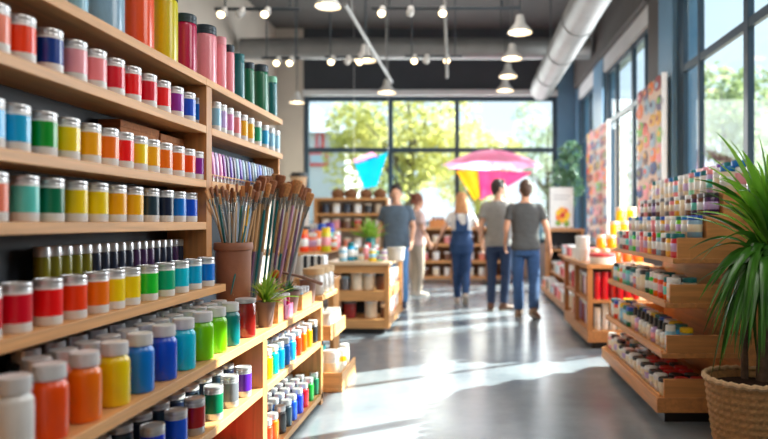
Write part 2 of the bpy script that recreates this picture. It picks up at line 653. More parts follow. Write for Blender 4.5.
    remeshed('jeans', trousers(.012, 1.02, *pose.get('_leg', (.07, .06))), .011, bottoms, body, smooth=5, wrinkle=.006, wscale=11, seed=x)
    if kind == 'tshirt':
        remeshed('t_shirt', top_mesh(.02, pose.get('_hem', .88)), .011, top, body, smooth=6, wrinkle=.007, wscale=8, seed=y)
    else:
        remeshed('t_shirt', top_mesh(.014, .98), .011, top, body, smooth=6, wrinkle=.006, wscale=8, seed=y)
        m2 = MB()
        rs = torso(.024, .9 * s, 1.2 * s)
        m2.rings(rs, 28)
        m2.obox(V((0, -.125, 1.25)), V((.1, 0, 0)), V((0, .012, 0)), V((0, .01, .1)))
        m2.obox(V((0, .125, 1.25)), V((.11, 0, 0)), V((0, .012, 0)), V((0, -.004, .1)))
        bib = remeshed('overall_bib', m2, .011, bottoms, body, smooth=5, wrinkle=.005, wscale=9)
        for e in (-1, 1):
            pts, _r = spline([V((e * .075, -.125, 1.32)), V((e * .085, -.118, 1.42)), V((e * .092, -.06, 1.472)), V((e * .095, .0, 1.478)), V((e * .09, .07, 1.44)), V((e * .085, .128, 1.34))], [1] * 6)
            obj('strap', MB().tube(pts, .018 * s, 10, flat=.5), bottoms, body)
    # ---- shoes
    for sd in 'LR':
        an = J['an' + sd]
        fd = V(pose.get('_ft' + sd, (0, 1, -.25))).normalized()
        up_ = (Vector((0, 0, 1)) - fd * fd.z).normalized()
        flat_f = fd if pose.get('_lift' + sd) else Vector((fd.x, fd.y, 0)).normalized()
        up_ = (Vector((0, 0, 1)) - flat_f * flat_f.z).normalized()
        b = an - up_ * .045 * s
        m2 = MB()
        m2.tube([an + up_ * .015 * s, b + flat_f * .0 - up_ * .0], [.05 * s, .052 * s], 16)
        pts, rad = spline([b - flat_f * .07 * s - up_ * .005 * s, b - flat_f * .03 * s, b + flat_f * .06 * s - up_ * .004 * s, b + flat_f * .13 * s - up_ * .012 * s, b + flat_f * .19 * s - up_ * .018 * s], [.034 * s, .044 * s, .046 * s, .044 * s, .026 * s])
        m2.tube(pts, rad, 16, flat=.85, up=up_)
        sh_ = remeshed('shoe', m2, .009, shoes, body, smooth=4)
        side = flat_f.cross(up_)
        m3 = MB()
        ring = []
        for i in range(22):
            a = 2 * PI * i / 22
            ca, sa = math.cos(a), math.sin(a)
            ring.append(b + flat_f * (.058 + .135 * ca) * s + side * .046 * sa * (1 + .12 * ca) * s - up_ * .028 * s)
        bot = [q - up_ * .014 * s for q in ring]
        m3.add(ring + bot, [tuple(range(22)), tuple(range(43, 21, -1))] + [(i, 22 + i, 22 + (i + 1) % 22, (i + 1) % 22) for i in range(22)])
        obj('sole', m3, mat('sole_rubber', (206, 196, 182), .7), sh_)
    return body


DENIM = mat('denim_dark', (40, 58, 90), .8, 0, 0, .2, 40, bump=.2)
DENIM2 = mat('denim_mid', (52, 84, 128), .8, 0, 0, .2, 40, bump=.2)
DENIM3 = mat('denim_light', (84, 132, 184), .8, 0, 0, .25, 30, bump=.2)
DENIM4 = mat('denim_overall', (42, 74, 120), .8, 0, 0, .2, 40, bump=.2)
HAIRD = mat('hair_dark_brown', (44, 30, 24), .6, 0, 0, .3, 60, bump=.4)
HAIRM = mat('hair_brown', (78, 52, 38), .6, 0, 0, .3, 60, bump=.4)
HAIRG = mat('hair_strawberry_blonde', (212, 150, 100), .55, 0, 0, .25, 60, bump=.4)
HAIRR = mat('hair_chestnut', (122, 66, 44), .6, 0, 0, .3, 60, bump=.4)
LEATHER = mat('brown_leather', (112, 76, 56), .5, 0, 0, .12, 20)
SUEDE = mat('tan_suede', (150, 120, 96), .7, 0, 0, .12, 20)
SNEAK = mat('pale_sneaker', (206, 190, 176), .6, 0, 0, .08, 20)
DKSHOE = mat('navy_shoe', (40, 52, 74), .6, 0, 0, .1, 20)

STAND = dict(knL=(-.1, .02, .5), knR=(.1, .02, .5), anL=(-.1, -.01, .085), anR=(.1, -.01, .085))

# man in slate tee, facing the camera
q = at(396.5, 300, 9.1)
person('man in a slate-blue tee and blue jeans facing the camera behind the island table', q.x, 9.1, PI - .12, 1.75, HAIRD, 'short',
       mat('tee_slate', (84, 100, 116), .85, 0, 0, .1, 30), DENIM3, DKSHOE,
       dict(STAND, elL=(-.245, -.03, 1.16), elR=(.245, -.02, 1.16), wrL=(-.25, .12, .95), wrR=(.26, .12, .94), _head=(.15, -.2), _hdL=(0, .25, -.2), _hdR=(0, .25, -.2), _ftL=(-.3, 1, -.25), _ftR=(.25, 1, -.25), _leg=(.076, .07)))
# woman walking away in denim overalls
q = at(461.5, 300, 9.55)
person('woman with long reddish-blonde hair in denim overalls walking away', q.x, 9.55, .05, 1.66, HAIRG, 'long',
       mat('tee_white', (236, 234, 232), .85, 0, 0, .05, 30), DENIM4, SNEAK,
       dict(knL=(-.075, .05, .5), knR=(.07, -.01, .49), anL=(-.06, .1, .085), anR=(.055, -.2, .16), elL=(-.3, -.04, 1.17), elR=(.28, -.06, 1.17), wrL=(-.39, .03, .95), wrR=(.37, .02, .93), hipL=(-.085, 0, .93), hipR=(.085, 0, .93),
            _head=(0, 0), _ftL=(0, 1, -.1), _ftR=(0, .75, -.7), _liftR=True, _leg=(.074, .056), _sleeve=.5), female=True, kind='overalls')
# man in grey tee, head turned to the other man
q = at(499, 306, 8.85)
person('man in a pale grey tee with brown shoes, his head turned towards his companion', q.x, 8.85, -.1, 1.81, HAIRD, 'short',
       mat('tee_grey', (150, 147, 143), .85, 0, 0, .08, 30), DENIM, LEATHER,
       dict(knL=(-.1, .02, .5), knR=(.09, .03, .5), anL=(-.11, -.02, .085), anR=(.06, .0, .085), elL=(-.235, -.04, 1.15), elR=(.26, .0, 1.17), wrL=(-.24, .05, .92), wrR=(.36, .16, .99), _head=(-1.15, 0), _ftL=(-.15, 1, -.25), _ftR=(.85, .6, -.25), _leg=(.066, .054), _hem=.87))
# man in charcoal tee, walking
q = at(525.5, 314, 8.2)
person('man in a charcoal tee and blue jeans walking away nearest the cabinets', q.x, 8.2, -.06, 1.76, HAIRM, 'short',
       mat('tee_charcoal', (76, 75, 74), .85, 0, 0, .08, 30), DENIM2, SUEDE,
       dict(knL=(-.1, .03, .5), knR=(.11, .0, .49), anL=(-.085, .06, .085), anR=(.1, -.17, .12), elL=(-.245, -.03, 1.16), elR=(.265, -.05, 1.16), wrL=(-.26, .12, .95), wrR=(.32, .04, .9), _head=(.25, .05), _ftL=(-.1, 1, -.2), _ftR=(.55, .8, -.45), _liftR=True, _leg=(.074, .066), _hem=.87, _lean=.02), skin=SKIN2)
# person half hidden further back
q = at(417, 290, 10.6)
person('person with tousled chestnut hair in a pale pink top, half hidden behind the slate-shirted man', q.x, 10.6, -1.1, 1.68, HAIRR, 'tousled',
       mat('tee_pink', (226, 196, 190), .85, 0, 0, .06, 30), mat('trousers_beige', (206, 190, 170), .85), SNEAK,
       dict(STAND, elL=(-.25, .0, 1.16), elR=(.25, .0, 1.16), wrL=(-.24, .12, .95), wrR=(.24, .12, .95), _head=(0, -.1)))
# ================================================================ room shell
XL, XR, YB, ZC = -4.2, 2.35, 14.0, 5.45


def floor_material():
    m = bpy.data.materials.new('polished_concrete')
    m.use_nodes = True
    nt = m.node_tree
    b = nt.nodes['Principled BSDF']
    tc = nt.nodes.new('ShaderNodeTexCoord')
    n1 = nt.nodes.new('ShaderNodeTexNoise')
    n1.inputs['Scale'].default_value = 1.1
    n1.inputs['Detail'].default_value = 8
    n1.inputs['Roughness'].default_value = 0.62
    nt.links.new(tc.outputs['Object'], n1.inputs['Vector'])
    rp = nt.nodes.new('ShaderNodeValToRGB')
    rp.color_ramp.elements[0].position = 0.35
    rp.color_ramp.elements[1].position = 0.7
    rp.color_ramp.elements[0].color = lin((108, 117, 126)) + [1]
    rp.color_ramp.elements[1].color = lin((146, 153, 158)) + [1]
    nt.links.new(n1.outputs['Fac'], rp.inputs['Fac'])
    nt.links.new(rp.outputs['Color'], b.inputs['Base Color'])
    r2 = nt.nodes.new('ShaderNodeMapRange')
    r2.inputs['To Min'].default_value = 0.14
    r2.inputs['To Max'].default_value = 0.34
    nt.links.new(n1.outputs['Fac'], r2.inputs['Value'])
    nt.links.new(r2.outputs['Result'], b.inputs['Roughness'])
    b.inputs['Specular IOR Level'].default_value = 0.6
    n2 = nt.nodes.new('ShaderNodeTexNoise')
    n2.inputs['Scale'].default_value = 60
    nt.links.new(tc.outputs['Object'], n2.inputs['Vector'])
    bp = nt.nodes.new('ShaderNodeBump')
    bp.inputs['Strength'].default_value = 0.05
    bp.inputs['Distance'].default_value = 0.003
    nt.links.new(n2.outputs['Fac'], bp.inputs['Height'])
    nt.links.new(bp.outputs['Normal'], b.inputs['Normal'])
    return m


CEIL = mat('ceiling_grey', (82, 80, 79), 0.8, 0, 0, 0.08, 2)
WALLDARK = mat('charcoal_wall', (58, 62, 68), 0.7, 0, 0, 0.08, 2)
WALLBROWN = mat('taupe_wall', (80, 76, 74), 0.7, 0, 0, 0.08, 2)
WALLBEIGE = mat('beige_wall', (196, 186, 174), 0.7, 0, 0, 0.05, 2)
SOFFIT = mat('pale_soffit', (205, 208, 210), 0.6, 0, 0, 0.04, 2)
COLUMN = mat('blue_grey_column', (112, 152, 182), 0.45, 0, 0.1, 0.06, 3)

struct(obj('floor', MB().box(XL, XR, -1.5, YB, -0.1, 0), floor_material()))
struct(obj('ceiling', MB().box(XL, XR, -1.5, YB, ZC, ZC + 0.15), CEIL))
struct(obj('wall_left', MB().box(XL - 0.15, XL, -1.5, YB, 0, ZC), WALLBEIGE))
struct(obj('wall_front', MB().box(XL, XR, -1.65, -1.5, 0, ZC), WALLBEIGE))

# back wall: beige strip at the far side, charcoal over the window
BW0, BW1, BWZ0, BWZ1 = -3.6, 1.95, 0.75, 3.95
wb = MB()
wb.box(XL, BW0, YB, YB + 0.2, 0, ZC, 1)
wb.box(BW1, XR, YB, YB + 0.2, 0, ZC, 2)
wb.box(BW0, BW1, YB, YB + 0.2, 0, BWZ0, 1)
wb.box(BW0, BW1, YB, YB + 0.2, BWZ1, ZC, 0)
wb.box(BW0, BW1, YB - 0.12, YB, BWZ1 + 0.02, BWZ1 + 0.14, 3)
struct(obj('wall_back', wb, [WALLDARK, WALLBEIGE, COLUMN, SOFFIT]))


def window(name, boxes, panes):
    w = bpy.data.objects.new(name, None)
    COL.objects.link(w)
    struct(w)
    mb = MB()
    for b in boxes:
        mb.box(*b)
    obj('window_frame', mb, FRAME, w, bevel=0.004)
    for p in panes:
        obj('window_pane', MB().box(*p), GLASS, w, smooth=False)
    return w


# window 1: back
fr, t = [], 0.05
fy0, fy1 = YB + 0.02, YB + 0.12
for x in (BW0 + 0.06, -1.7, -0.24, BW1 - 0.05):
    fr.append((x - t, x + t, fy0, fy1, BWZ0, BWZ1))
for z, h in ((BWZ0 + 0.05, 0.05), (2.8, 0.05), (BWZ1 - 0.04, 0.04)):
    fr.append((BW0, BW1, fy0 + 0.005, fy1 - 0.005, z - h, z + h))
panes = []
for a, b in ((BW0 + 0.11, -1.75), (-1.65, -0.29), (-0.19, BW1 - 0.1)):
    for z0, z1 in ((BWZ0 + 0.1, 2.75), (2.85, BWZ1 - 0.08)):
        panes.append((a, b, YB + 0.06, YB + 0.07, z0, z1))
window('window_1', fr, panes)

# right wall: low wall, header, piers between three windows
SILL, HEAD = 0.85, 3.84
OPEN = [(4.4, 7.37), (8.36, 11.2), (12.0, 13.7)]
wr = MB()
wr.box(XR, XR + 0.3, -1.5, YB, 0, SILL, 0)
wr.box(XR, XR + 0.3, -1.5, YB, 4.09, ZC, 1)
wr.box(XR - 0.08, XR + 0.0, 8.3, 13.75, 4.09, ZC, 1)
wr.box(XR + 0.02, XR + 0.3, -1.5, YB, HEAD, 4.09, 2)
for a, b, mi in ((-1.5, 4.4, 1), (7.37, 7.9, 3), (7.9, 8.36, 1), (11.2, 12.0, 3), (13.7, YB, 3)):  # unseen first stretch is walled up to keep the sun off the near shelves
    wr.box(XR, XR + 0.3, a, b, SILL, 4.09, mi)
struct(obj('wall_right', wr, [WALLDARK, WALLBROWN, SOFFIT, COLUMN]))

SPEC = [('window_2', 4.4, 7.37, [(6.7, .025), (5.56, .048)]),
        ('window_3', 8.36, 11.2, [(10.44, .03), (9.4, .05), (8.72, .03)]),
        ('window_4', 12.0, 13.7, [(12.7, .04)])]
for nm, a, b, ms in SPEC:
    fr, panes = [], []
    x0, x1 = XR + 0.06, XR + 0.12
    for y, h in [(a + .06, .06)] + ms + [(b - .1, .1)]:
        fr.append((x0, x1, y - h, y + h, SILL, HEAD))
    for z, h in ((SILL + .05, .05), (2.94, .042), (HEAD - .04, .04)):
        fr.append((x0 + .005, x1 - .005, a, b, z - h, z + h))
    for z0, z1 in ((SILL + .1, 2.88), (3.0, HEAD - .08)):
        panes.append((x0 + .026, x0 + .034, a, b, z0, z1))
    window(nm, fr, panes)
struct(obj('trim_1', MB().box(XR - 0.14, XR, -1.5, YB, SILL - 0.04, SILL), SOFFIT, bevel=0.004))
# dark beams under the ceiling
struct(obj('ceiling_beam', MB().box(XL, XR, 9.4, 9.75, 4.95, ZC), WALLDARK))
struct(obj('ceiling_beam.001', MB().box(XL, XR, 4.6, 4.95, 5.05, ZC), WALLDARK))

# ---------------------------------------------------------------- ducts
d = thing('ventilation_duct', 'long galvanised round ventilation duct running along the window wall', 'duct', (1.32, 6.0, 3.62))
mb = MB()
mb.tube([(0, -5.5, 0), (0, 5.3, 0), (0, 5.55, -0.02)], [0.2, 0.2, 0.19], 28)
obj('pipe', mb, STEEL, d)
for y in (-4, -2.6, -1.2, 0.2, 1.6, 3.0, 4.4):
    obj('seam_ring', MB().tube([(0, y - 0.02, 0), (0, y + 0.02, 0)], 0.212, 28), STEEL, d)
for y in (-3.2, 0.6, 4.2):
    obj('hanger', MB().tube([(0, y, 0.2), (0, y, ZC - 3.62)], 0.012, 6), DARKGREY, d)
d = thing('ventilation_duct', 'galvanised round duct crossing the shop above the back window', 'duct', (0, 11.6, 4.36))
obj('pipe', MB().tube([(-4.1, 0, 0), (2.2, 0, 0)], 0.19, 28), STEEL, d)
for x in (-3.2, -1.8, -0.4, 1.0):
    obj('seam_ring', MB().tube([(x - 0.02, 0, 0), (x + 0.02, 0, 0)], 0.2, 28), STEEL, d)
for x in (-2.5, 0.6):
    obj('hanger', MB().tube([(x, 0, 0.19), (x, 0, ZC - 4.36)], 0.012, 6), DARKGREY, d)

# ---------------------------------------------------------------- pendant lamps
BULB = mat('warm_bulb', (255, 226, 176), 0.4, 0, 0, 0.02, 5, emit=6)
SHADE = mat('shade_enamel', (206, 204, 200), 0.35, 0.1, 0.3, 0.04, 8)
SHADEIN = mat('shade_inner', (250, 238, 214), 0.5, 0, 0, 0.02, 8, emit=0.7)


def pendant(x, y, z, label, group, top, s=1.0):
    t = thing('pendant_lamp', label, 'lamp', (x, y, z), 0, group)
    prof = [(0.155, 0), (0.152, 0.012), (0.135, 0.045), (0.1, 0.085), (0.072, 0.12), (0.06, 0.16), (0.055, 0.2), (0.045, 0.225), (0, 0.23)]
    obj('lamp_shade', MB().lathe([(a * s, b * s) for a, b in prof], 28), SHADE, t)
    prof = [(0.15, 0.003), (0.13, 0.04), (0.095, 0.08), (0.065, 0.115), (0, 0.13)]
    obj('shade_lining', MB().lathe([(a * s, b * s) for a, b in prof], 28), SHADEIN, t)
    obj('bulb', MB().ellipsoid((0, 0, 0.045 * s), (0.075 * s, 0.075 * s, 0.05 * s), 16, 8), BULB, t)
    obj('stem', MB().tube([(0, 0, 0.225 * s), (0, 0, top - z)], 0.009, 6), DARKGREY, t)
    return t


n = 0
for (px, py, y), lab in zip([(520, 33, 8.0), (512, 59, 9.45), (508, 77, 10.6), (505, 91, 11.15)],
                            ['biggest and topmost pendant lamp of the row near the long duct',
                             'second pendant lamp down in the row near the long duct',
                             'third pendant lamp down in the row near the long duct',
                             'lowest pendant lamp in the row near the long duct, above window top']):
    p = at(px, py, y)
    pendant(p.x, p.y, p.z, lab, 'bell-shaped pendant lamps', ZC, 0.98)
for (px, py, y), lab in zip([(328, 7, 6.8), (365, 61, 9.2), (387, 93, 10.9)],
                            ['pendant lamp cut off by the top edge of the picture',
                             'middle pendant lamp under the sloping rail, between the other two',
                             'pendant lamp hanging just above the top of the back window']):
    p = at(px, py, y)
    pendant(p.x, p.y, p.z, lab, 'bell-shaped pendant lamps', ZC if y > 10 else ZC, 1.02 if y > 7 else 0.9)
p = at(297, 103, 11.0)
pendant(p.x, p.y, p.z, 'pendant lamp hanging beside the beige wall, above the bay of green flasks', 'bell-shaped pendant lamps', ZC, 0.85)

# lighting tracks
TRACK = mat('track_grey', (150, 150, 148), 0.5, 0.2, 0, 0.05)
t = thing('lighting_rail', 'thin pale rail running towards the back window over the pendant lamps', 'rail', (0, 0, 0))
obj('rail_bar', MB().tube([at(345, 4, 6.2), at(392, 82, 10.8)], 0.022, 8), TRACK, t)
for y in (6.6, 9.9):
    q = at(345, 4, 6.2).lerp(at(392, 82, 10.8), (y - 6.2) / 4.6)
    obj('hanger', MB().tube([q, (q.x, q.y, ZC)], 0.008, 6), TRACK, t)
t = thing('lighting_rail', 'short vertical pipe hanging from the ceiling between the spot bars', 'pipe', (0, 0, 0))
a = at(447, 78, 8.6)
obj('rail_bar', MB().tube([a, (a.x - 0.07, a.y, ZC)], 0.022, 8), TRACK, t)


def spot_bar(px0, px1, py, y, spots, label):
    a, b = at(px0, py, y), at(px1, py, y)
    t = thing('spot_bar', label, 'light', (0, 0, 0))
    obj('bar', MB().tube([a, b], 0.02, 8), DARKGREY, t)
    for f in (0.12, 0.88):
        q = a.lerp(b, f)
        obj('hanger', MB().tube([q, (q.x, q.y, ZC)], 0.009, 6), DARKGREY, t)
    for px, lit in spots:
        q = at(px, py, y)
        s = obj('spot_head', MB().tube([(q.x, q.y, q.z + 0.005), (q.x, q.y - 0.03, q.z - 0.05), (q.x, q.y - 0.13, q.z - 0.1)], [0.034, 0.043, 0.047], 16), SHADE, t)
        obj('bulb', MB().ellipsoid((q.x, q.y - 0.125, q.z - 0.1), (0.043, 0.025, 0.043), 14, 8), BULB if lit else SHADE, s)


spot_bar(372, 520, 8, 7.4, [(383, 1), (411, 0), (443, 1)], 'dark bar with three round spots nearest the top edge')
spot_bar(325, 372, 57, 9.0, [(333, 1), (349, 0), (361, 1)], 'dark bar of spots behind the middle pendant lamp')
spot_bar(405, 462, 56, 9.0, [(415, 1), (427, 0), (447, 1)], 'dark bar of three spots in the middle of the ceiling')
spot_bar(215, 300, 9, 7.4, [(225, 1), (243, 0), (268, 1)], 'dark bar of spots just above the green flasks, higher one')
spot_bar(262, 300, 58, 8.9, [(279, 1), (292, 1)], 'dark bar of spots just above the green flasks, lower one')
# ================================================================ container prototypes
MESH = {}


def cached(key, fn):
    if key not in MESH:
        MESH[key] = fn()
    return MESH[key]


def tin_body(m):
    return cached(('tin', m.name), lambda: MB().lathe([(0, 0), (.0415, 0), (.0435, .003), (.0435, .111), (.0405, .115), (0, .115)], 28).mesh('body', m))


def tin_lid(m=SILVER):
    return cached(('tinlid', m.name), lambda: MB().lathe([(.039, .112), (.0438, .1125), (.0442, .116), (.0425, .119), (.0425, .121), (.044, .123), (.044, .130),
                                            (.0425, .134), (.0375, .1345), (.0365, .1325), (0, .1325)], 28).mesh('lid', m))


def tin_label(m, z0=.027, z1=.104):
    return cached(('tinlab', m.name, z0), lambda: MB().lathe([(.0436, z0), (.0441, z0 + .0005), (.0441, z1 - .0005), (.0436, z1)], 28).mesh('label_band', m))


def paint_tin(loc, c, label, group, s=(.85, .85, 1), base=None, name='paint_tin', z0=.027, lid=None):
    r = put(name, tin_body(base or WHITE), None, loc, R.uniform(0, 6), s)
    tag(r, label, 'paint tin', group)
    put('label_band', tin_label(paint(c), z0), r)
    put('lid', tin_lid(lid or SILVER), r)
    return r


def jar_body(m):
    return cached(('jar', m.name), lambda: MB().lathe([(0, .002), (.041, 0), (.0455, .002), (.048, .008), (.048, .122), (.0468, .130), (.043, .137), (.0385, .141),
                                                         (.0375, .146), (.0375, .152), (0, .152)], 32).mesh('body', m))


def jar_lid(m):
    def mk():
        mb = MB()
        mb.lathe([(.040, .1475), (.0422, .1475), (.0428, .150), (.0428, .152)], 48)
        mb.lathe([(.0418, .152), (.0418, .154), (.0422, .1545), (.0422, .178)], 48, ripple=.02)
        mb.lathe([(.0424, .178), (.042, .183), (.0395, .185), (.037, .1845), (0, .1845)], 48)
        return mb.mesh('lid', m)
    return cached(('jarlid', m.name), mk)


def paint_jar(loc, c, label, group, s=(1, 1, 1), lid=None, name='paint_jar'):
    r = put(name, jar_body(paint(c)), None, loc, R.uniform(0, 6), s)
    tag(r, label, 'paint jar', group)
    put('lid', jar_lid(lid or LIDWHITE), r)
    return r


def flask(loc, c, w, h, label, group, capc='slate', name='flask'):
    k = ('flask', c)
    body = cached(k, lambda: MB().lathe([(0, 0), (.46, 0), (.5, .02), (.5, .80), (.485, .835), (.45, .855), (0, .855)], 32).mesh('body', paint(c)))
    cap = cached(('flaskcap', capc), lambda: MB().lathe([(.47, .85), (.5, .853), (.5, .90), (.488, .905), (.488, .912), (.5, .915), (.5, .975), (.47, 1.0), (0, 1.0)], 32).mesh('cap', mat('cap_' + capc, C[capc], 0.4, 0, 0.1)))
    r = put(name, body, None, loc, 0, (w, w, h))
    tag(r, label, 'flask', group)
    put('cap', cap, r)
    return r


def slim_bottle(loc, c, label, group, s=(1, 1, 1), name='slim_bottle', cat='bottle', cap=None):
    body = cached(('slim', c), lambda: MB().lathe([(0, 0), (.024, 0), (.026, .003), (.026, .122), (.023, .13), (0, .13)], 20).mesh('body', paint(c)))
    capm = cap or SILVER
    lid = cached(('slimcap', capm.name), lambda: MB().lathe([(.0245, .128), (.0262, .129), (.0262, .148), (.024, .151), (0, .151)], 20).mesh('cap', capm))
    r = put(name, body, None, loc, 0, s)
    tag(r, label, cat, group)
    put('cap', lid, r)
    return r


# ================================================================ left shelving
UP, MID, LOW, BACK = -1.25, -1.18, -0.98, -1.44
Y0, Y1, Y2 = 0.75, 3.06, 4.32
Z = dict(a=1.91, b=1.68, c=1.42, d=1.22, e=.92, f=.685, g=.425, h=.07)
T = .036
u = thing('shelving_unit', 'tall wooden shelving unit with dark back, filled with paint tins and jars', 'shelving', (0, 0, 0))
for k, xf in (('a', UP), ('b', UP), ('c', UP), ('d', UP), ('e', MID), ('f', LOW), ('g', LOW), ('h', LOW)):
    obj('shelf_board', MB().box(BACK, xf, Y0, Y1 if k != 'e' else Y1 + .06, Z[k] - T, Z[k]), OAK, u, bevel=.002)
obj('back_panel', MB().box(BACK - .03, BACK, Y0, Y1 + .07, 0, 1.88), DARKPANEL, u)
obj('upright_panel', MB().box(BACK, UP, Y1, Y1 + .065, .92, 1.872), OAKZ, u, bevel=.002)
obj('upright_panel', MB().box(BACK, LOW, Y1, Y1 + .065, 0, .647), OAKZ, u, bevel=.002)
obj('upright_panel', MB().box(BACK, LOW, Y0 - .05, Y0, 0, 1.9), OAKZ, u, bevel=.002)
u2 = thing('shelving_unit', 'second shelving unit holding green flasks, paint brushes and small plants', 'shelving', (0, 0, 0))
for k, xf, y0 in (('a', UP, Y1), ('b', UP, Y1 + .065), ('c', UP, Y1 + .065), ('f', LOW, Y1), ('g', LOW, Y1 + .065), ('h', LOW, Y1 + .065)):
    obj('shelf_board', MB().box(BACK + .001, xf, y0 + .001, Y2, Z[k] - T, Z[k]), OAK, u2, bevel=.002)
obj('back_panel', MB().box(BACK - .03, BACK, Y1 + .071, Y2, 0, 1.88), mat('slate_back_panel', (92, 112, 128), .55, 0, 0, .1, 6), u2)
obj('upright_panel', MB().box(BACK, LOW, Y2 - .05, Y2, 0, .649), OAKZ, u2, bevel=.002)
obj('upright_panel', MB().box(BACK, UP - .02, Y2 - .03, Y2, Z['c'], 1.65), OAKZ, u2, bevel=.002)

# shelf a: flasks
ROW = [(78, 'paleblue', .06, .27, 'slate', 'pale blue'), (105, 'steelblue', .13, .33, 'slate', 'wide steel-blue'), (138, 'tangerine', .118, .34, 'slate', 'wide orange'),
       (165, 'chartreuse', .104, .32, 'slate', 'yellow-green'), (186, 'magenta', .093, .27, 'slate', 'crimson'), (206, 'blush', .1, .29, 'slate', 'thick pink'),
       (221, 'blush', .053, .275, 'blush', 'slim all-pink'), (230, 'blush', .045, .265, 'slate', 'thin pink dark-capped'), (239, 'teal', .06, .257, 'teal', 'teal'),
       (249, 'emerald', .06, .25, 'slate', 'slim dark green'), (261, 'emerald', .089, .30, 'slate', 'thick tall green'), (272.5, 'teal', .058, .27, 'mint', 'pale-capped teal')]
for px, c, w, h, cap, nm in ROW:
    x = UP - .016 - w / 2
    flask((x, depth(px, x), Z['a']), c, w, h, nm + ' flask standing in the row along the topmost shelf', 'flasks on the topmost shelf', cap)


def row(shelf, xf, items, where, group, maker=paint_tin, dx=.012, r=.0437, **kw):
    for i, (px, c, word) in enumerate(items):
        x = xf - dx - r * kw.get('s', (.85, .85, 1))[0]
        maker((x, depth(px, x), Z[shelf]), c, '%s-labelled tin, %s from the near end of the %s' % (word, ORD[i], where), group, **kw)


row('b', UP, [(-6, 'salmon', 'salmon'), (21, 'vermilion', 'red-orange'), (49.5, 'navy', 'navy'), (74.5, 'pink', 'pale pink'), (94.7, 'rose', 'pink'), (113.6, 'crimson', 'crimson'),
              (130.8, 'red', 'red'), (147, 'crimson', 'crimson'), (161.3, 'red', 'red'), (174.7, 'purple', 'purple'), (187, 'cobalt', 'cobalt'), (199.3, 'azure', 'azure')],
    'shelf below the flasks', 'tins on the shelf below the flasks')
row('c', UP, [(-11.5, 'sky', 'sky blue'), (15.5, 'turquoise', 'turquoise'), (43.3, 'green', 'green'), (67, 'yellow', 'yellow'), (89, 'amber', 'amber'), (107.2, 'orange', 'orange'), (122.8, 'red', 'red'),
              (137.3, 'yellow', 'yellow'), (150, 'amber', 'amber'), (163, 'orange', 'orange'), (175.6, 'orange', 'orange'), (186.7, 'tangerine', 'red-orange'), (196.4, 'purple', 'purple')],
    'shelf with the brown boxes', 'tins on the shelf with the brown boxes')
row('d', UP, [(-8, 'salmon', 'salmon'), (24.4, 'aqua', 'pale aqua'), (50.7, 'emerald', 'dark green'), (75, 'yellow', 'yellow'), (96.4, 'yellow', 'yellow'), (115.4, 'amber', 'amber'), (132.8, 'gold', 'gold'),
              (149.3, 'slate', 'slate'), (164.3, 'ink', 'navy'), (177.2, 'azure', 'azure'), (188.8, 'cobalt', 'cobalt'), (199.6, 'green', 'green')],
    'shelf at eye level', 'tins on the shelf at eye level')
row('e', MID, [(-16, 'crimson', 'crimson'), (16, 'crimson', 'crimson'), (48, 'red', 'red'), (73.5, 'vermilion', 'red-orange'), (96.3, 'orange', 'orange'), (113, 'yellow', 'yellow'), (129, 'yellow', 'bright yellow'),
               (147.5, 'leafgreen', 'green'), (165, 'seagreen', 'sea green'), (179.5, 'cyan', 'cyan'), (193, 'turquoise', 'turquoise'), (206, 'azure', 'azure')],
    'shelf with slim dark bottles behind', 'tins in front of the slim dark bottles', s=(.86, .86, 1.0))
# slim dark bottles behind on shelf e
cols = ['olive'] * 4 + ['olive', 'ink', 'ink', 'ink', 'ink', 'ink', 'plum', 'plum', 'plum', 'ink', 'ink', 'ink', 'plum', 'ink']
for i, c in enumerate(cols):
    y = 2.08 + i * .062 * .93
    slim_bottle((-1.385, y, Z['e']), c, '%s slim bottle, %s in the back row above the red and orange tins' % ({'olive': 'olive', 'ink': 'navy', 'plum': 'plum'}[c], ORD[i]), 'slim dark bottles in a back row', (.95, .95, 1.45))
# brown boxes
CARD = wood('cork_board', (176, 112, 66), 'X', .8, .25)
for y0, y1, z1, lab, pl in ((2.49, 2.80, .2, 'bigger brown card box standing behind the amber and orange tins', 0), (2.815, 3.05, .19, 'smaller brown card box with a dark mark, behind the purple tin', 1)):
    b = thing('card_box', lab, 'box', (-1.395, (y0 + y1) / 2, Z['c']))
    h = (y1 - y0) / 2
    obj('box_body', MB().box(-.042, .042, -h, h, 0, z1 - .012), CARD, b, bevel=.003)
    obj('lid', MB().box(-.044, .044, -h - .001, h + .001, z1 - .03, z1), CARD, b, bevel=.003)
    if pl:
        obj('stamp', MB().lathe([(0, 0), (.018, 0), (.018, .002), (0, .002)], 5).box(-.004, .004, -.03, -.01, 0, .002), BLACK, b, (.043, 0.02, .1)).rotation_euler = (0, PI / 2, 0)

# shelf f: big jars, three rows deep
FR = [(13, 'white', 'white'), (49.5, 'tangerine', 'red-orange'), (84.5, 'orange', 'orange'), (114.5, 'yellow', 'yellow'), (140, 'azure', 'bright blue'), (164, 'cobalt', 'cobalt blue'), (183.5, 'cyan', 'cyan'),
      (202.5, 'lime', 'lime green'), (216.5, 'lime', 'grass green'), (230, 'teal', 'dark teal')]
for i, (px, c, w) in enumerate(FR):
    x = LOW - .014 - .041
    paint_jar((x, depth(px, x), Z['f']), c, 'large %s paint jar, %s from the near end of the lower shelf front row' % (w, ORD[i]), 'large jars at the front of the lower shelf', (.86, .86, 1))
x = LOW - .014 - .045
m = jar_body
r = put('glass_jar', cached(('cj',), lambda: MB().lathe([(0, 0), (.044, 0), (.046, .004), (.046, .15), (.04, .158), (.04, .162), (0, .162)], 28).mesh('body', mat('dark_red_liquid', (150, 32, 26), .12, 0, .8, .15, 8))), None, (x, depth(245.5, x), Z['f']))
